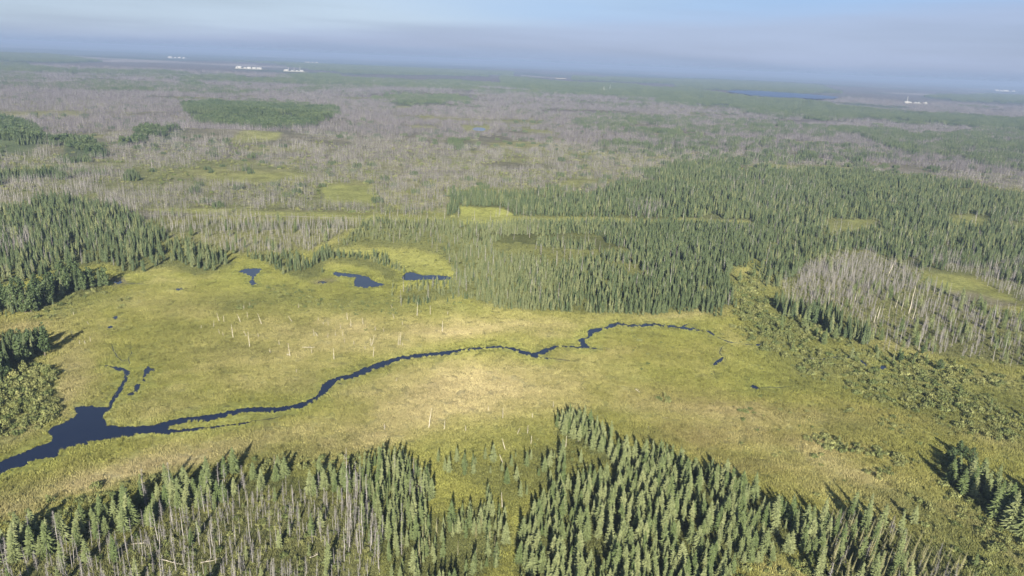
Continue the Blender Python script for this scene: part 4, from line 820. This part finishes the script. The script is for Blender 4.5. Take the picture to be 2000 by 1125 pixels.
def shed(loc, rz, L_, W_, H_, lab, grp):
    o = link(bpy.data.objects.new('industrial_shed', None)); o.location = loc; o.rotation_euler = (0, 0, rz)
    V = []; F = []; box(V, F, -L_/2, L_/2, -W_/2, W_/2, -1, H_); k = len(V); V += [(-L_/2, -W_/2, H_), (-L_/2, W_/2, H_), (-L_/2, 0, H_+W_*.16), (L_/2, -W_/2, H_), (L_/2, W_/2, H_), (L_/2, 0, H_+W_*.16)]; F += [(k, k+2, k+1), (k+3, k+4, k+5)]; part('wall', V, F, M_CLAD, o)
    e = .6; z = H_+.05; V = [(-L_/2-e, -W_/2-e, z-.2), (L_/2+e, -W_/2-e, z-.2), (L_/2+e, 0, z+W_*.17), (-L_/2-e, 0, z+W_*.17), (-L_/2-e, W_/2+e, z-.2), (L_/2+e, W_/2+e, z-.2)]; part('roof', V, [(0, 1, 2, 3), (3, 2, 5, 4)], M_ROOF, o)
    for i in (-1, 1): V = []; F = []; box(V, F, i*L_*.25-2, i*L_*.25+2, -W_/2-.1, -W_/2+.05, 0, 4.5); part('door', V, F, M_DOOR, o)
    tag(o, lab, 'building', grp)
def tank(loc, r, h, lab, grp):
    o = link(bpy.data.objects.new('storage_tank', None)); o.location = loc; V = []; F = []; tube(V, F, (0, 0, -1), (0, 0, h), r, r, 20); part('body', V, F, M_CLAD, o)
    V = []; F = []; tube(V, F, (0, 0, h), (0, 0, h+r*.25), r*1.02, .3, 20); part('roof', V, F, M_ROOF, o); V = []; F = []
    for q in range(14): box(V, F, -.35, .35, -r-.5, -r-.42, q*h/14, q*h/14+.08)
    box(V, F, -.42, -.35, -r-.52, -r-.4, 0, h); box(V, F, .35, .42, -r-.52, -r-.4, 0, h); part('ladder', V, F, M_DOOR, o); tag(o, lab, 'tank', grp)
def stack(loc, h, lab, grp):
    o = link(bpy.data.objects.new('flare_stack', None)); o.location = loc; V = []; F = []; tube(V, F, (0, 0, -1), (0, 0, h), 1.2, .8, 10); part('pipe', V, F, M_CLAD, o); V = []; F = []; tube(V, F, (0, 0, h), (0, 0, h+2), 1.3, 1.3, 10); part('tip', V, F, M_DOOR, o)
    V = []; F = []
    for q in range(3): a = q*2.094; tube(V, F, (math.cos(a)*h*.35, math.sin(a)*h*.35, 0), (0, 0, h*.8), .25, .25, 4)
    part('guy_wire', V, F, M_DOOR, o); tag(o, lab, 'stack', grp)
SITES = [(346,114,34,'near the left horizon',4,1,0),(487,135,50,'behind the left burnt plain',5,2,0),(575,140,40,'with masts left of centre',4,2,3),(610,123,26,'small and hazy left of centre',3,1,0),(820,136,14,'tiny, above the centre of the plain',2,1,0),(1192,179,42,'among green forest right of centre',4,2,2),(1787,203,50,'near the right hand lake shore woods',5,2,1),(1962,179,46,'hazy near the right horizon',5,2,0),(1480,169,22,'tiny beyond the lake',2,1,0)]
MID = ['largest', 'second', 'third', 'smallest', 'end']
for (u_, v_, wpx, nm, ns, ntk, nst) in SITES:
    c = unproj([u_], [v_])[0]; z = float(relief(np.array([c[0]]), np.array([c[1]]))[0]); c = unproj([u_], [v_], z)[0]
    d = float(proj(c[0], c[1])[2]); span = wpx*d/FPX; rd = np.array([math.cos(.06), math.sin(.06)]); dep = np.array([-.06, 1.0])*span*.5
    grp = 'buildings of the yard '+nm
    z = float(relief(np.array([c[0]]), np.array([c[1]]))[0])+4
    pts = [c-rd*span*.5-dep*.35, c+rd*span*.5-dep*.2, c+rd*span*.6+dep*.7, c-rd*span*.4+dep*.5]
    me = mesh_from('gravel_yard', [(q[0], q[1], z) for q in pts]+[(q[0], q[1], z-14) for q in pts], [(0, 1, 2, 3)]+[(i, i+4, (i+1) % 4+4, (i+1) % 4) for i in range(4)], M_GRAV)
    o = link(bpy.data.objects.new('gravel_yard', me)); tag(o, 'pale gravel yard '+nm, 'yard', kind='structure')
    sN = span/110*.6
    for i in range(ns):
        f = (i+.5)/ns-.5; q = c+rd*span*f*.95+dep*random.uniform(-.1, .25); s = sN*random.uniform(.6, 1.1)*(1.25 if i == 0 else 1)
        shed((q[0], q[1], z), random.uniform(-.3, .3), 26*s, 14*s, min(9*s, 16), f'white shed, {["first","second","third","fourth","fifth"][i]} from left in the yard {nm}', grp)
    for i in range(ntk):
        q = c+rd*span*(-.45+.8*i)-dep*.2; tank((q[0], q[1], z), 6*sN, 10*sN, f'{["left","right"][i]} white round tank in the yard {nm}', grp)
    for i in range(nst):
        q = c+rd*span*(-.3+.28*i)+dep*.1; stack((q[0], q[1], z), (30+16*(i == nst-1))*min(sN, 1.6), f'{["first","second","third"][i]} thin white mast in the yard {nm}', grp)

def farstrip(pts, w_, lab):
    st = np.array(refine(strip(pts, w_), 12, .05)); w = unproj(st[:, 0], st[:, 1]); zz = relief(w[:, 0], w[:, 1])+6; n = len(w)
    from mathutils.geometry import tessellate_polygon
    tri = tessellate_polygon([[Vector((a, b_, 0)) for a, b_ in w]]); me = mesh_from('sand_bank', [(w[i, 0], w[i, 1], zz[i]) for i in range(n)]+[(w[i, 0], w[i, 1], zz[i]-12) for i in range(n)], [tuple(f) for f in tri]+[(i, (i+1) % n, n+(i+1) % n, n+i) for i in range(n)], M_GRAV)
    o = link(bpy.data.objects.new('sand_bank', me)); tag(o, lab, 'ground', kind='structure')
farstrip([(1018,147),(1035,149),(1060,151),(1085,154),(1105,155)], 1.0, 'pale sandy clearing stretching across the far woods')
farstrip([(1450,184),(1500,166.5),(1540,167)][1:], .6, 'thin pale clearing beyond the lake')

# ------------------------------------------------------------------ haze: one closed box of even air
V = []; F = []; box(V, F, -66000, 66000, -66000, 66000, -60, 142)
mh = bpy.data.materials.new('haze'); mh.use_nodes = True; t = mh.node_tree; t.nodes.clear(); pv = N(t, 'ShaderNodeVolumePrincipled'); om = N(t, 'ShaderNodeOutputMaterial')
pv.inputs['Color'].default_value = (.345, .455, .675, 1); pv.inputs['Density'].default_value = 1/8000.0; pv.inputs['Anisotropy'].default_value = 0.0
t.links.new(pv.outputs[0], om.inputs['Volume'])
o = link(bpy.data.objects.new('haze', mesh_from('haze', V, F, mh))); tag(o, 'pale blue smoke haze lying over the whole plain', 'haze', kind='stuff')
print('COUNTS', {k: sum(len(a) for a in K[k]) for k in K}, 'mid', len(mr))
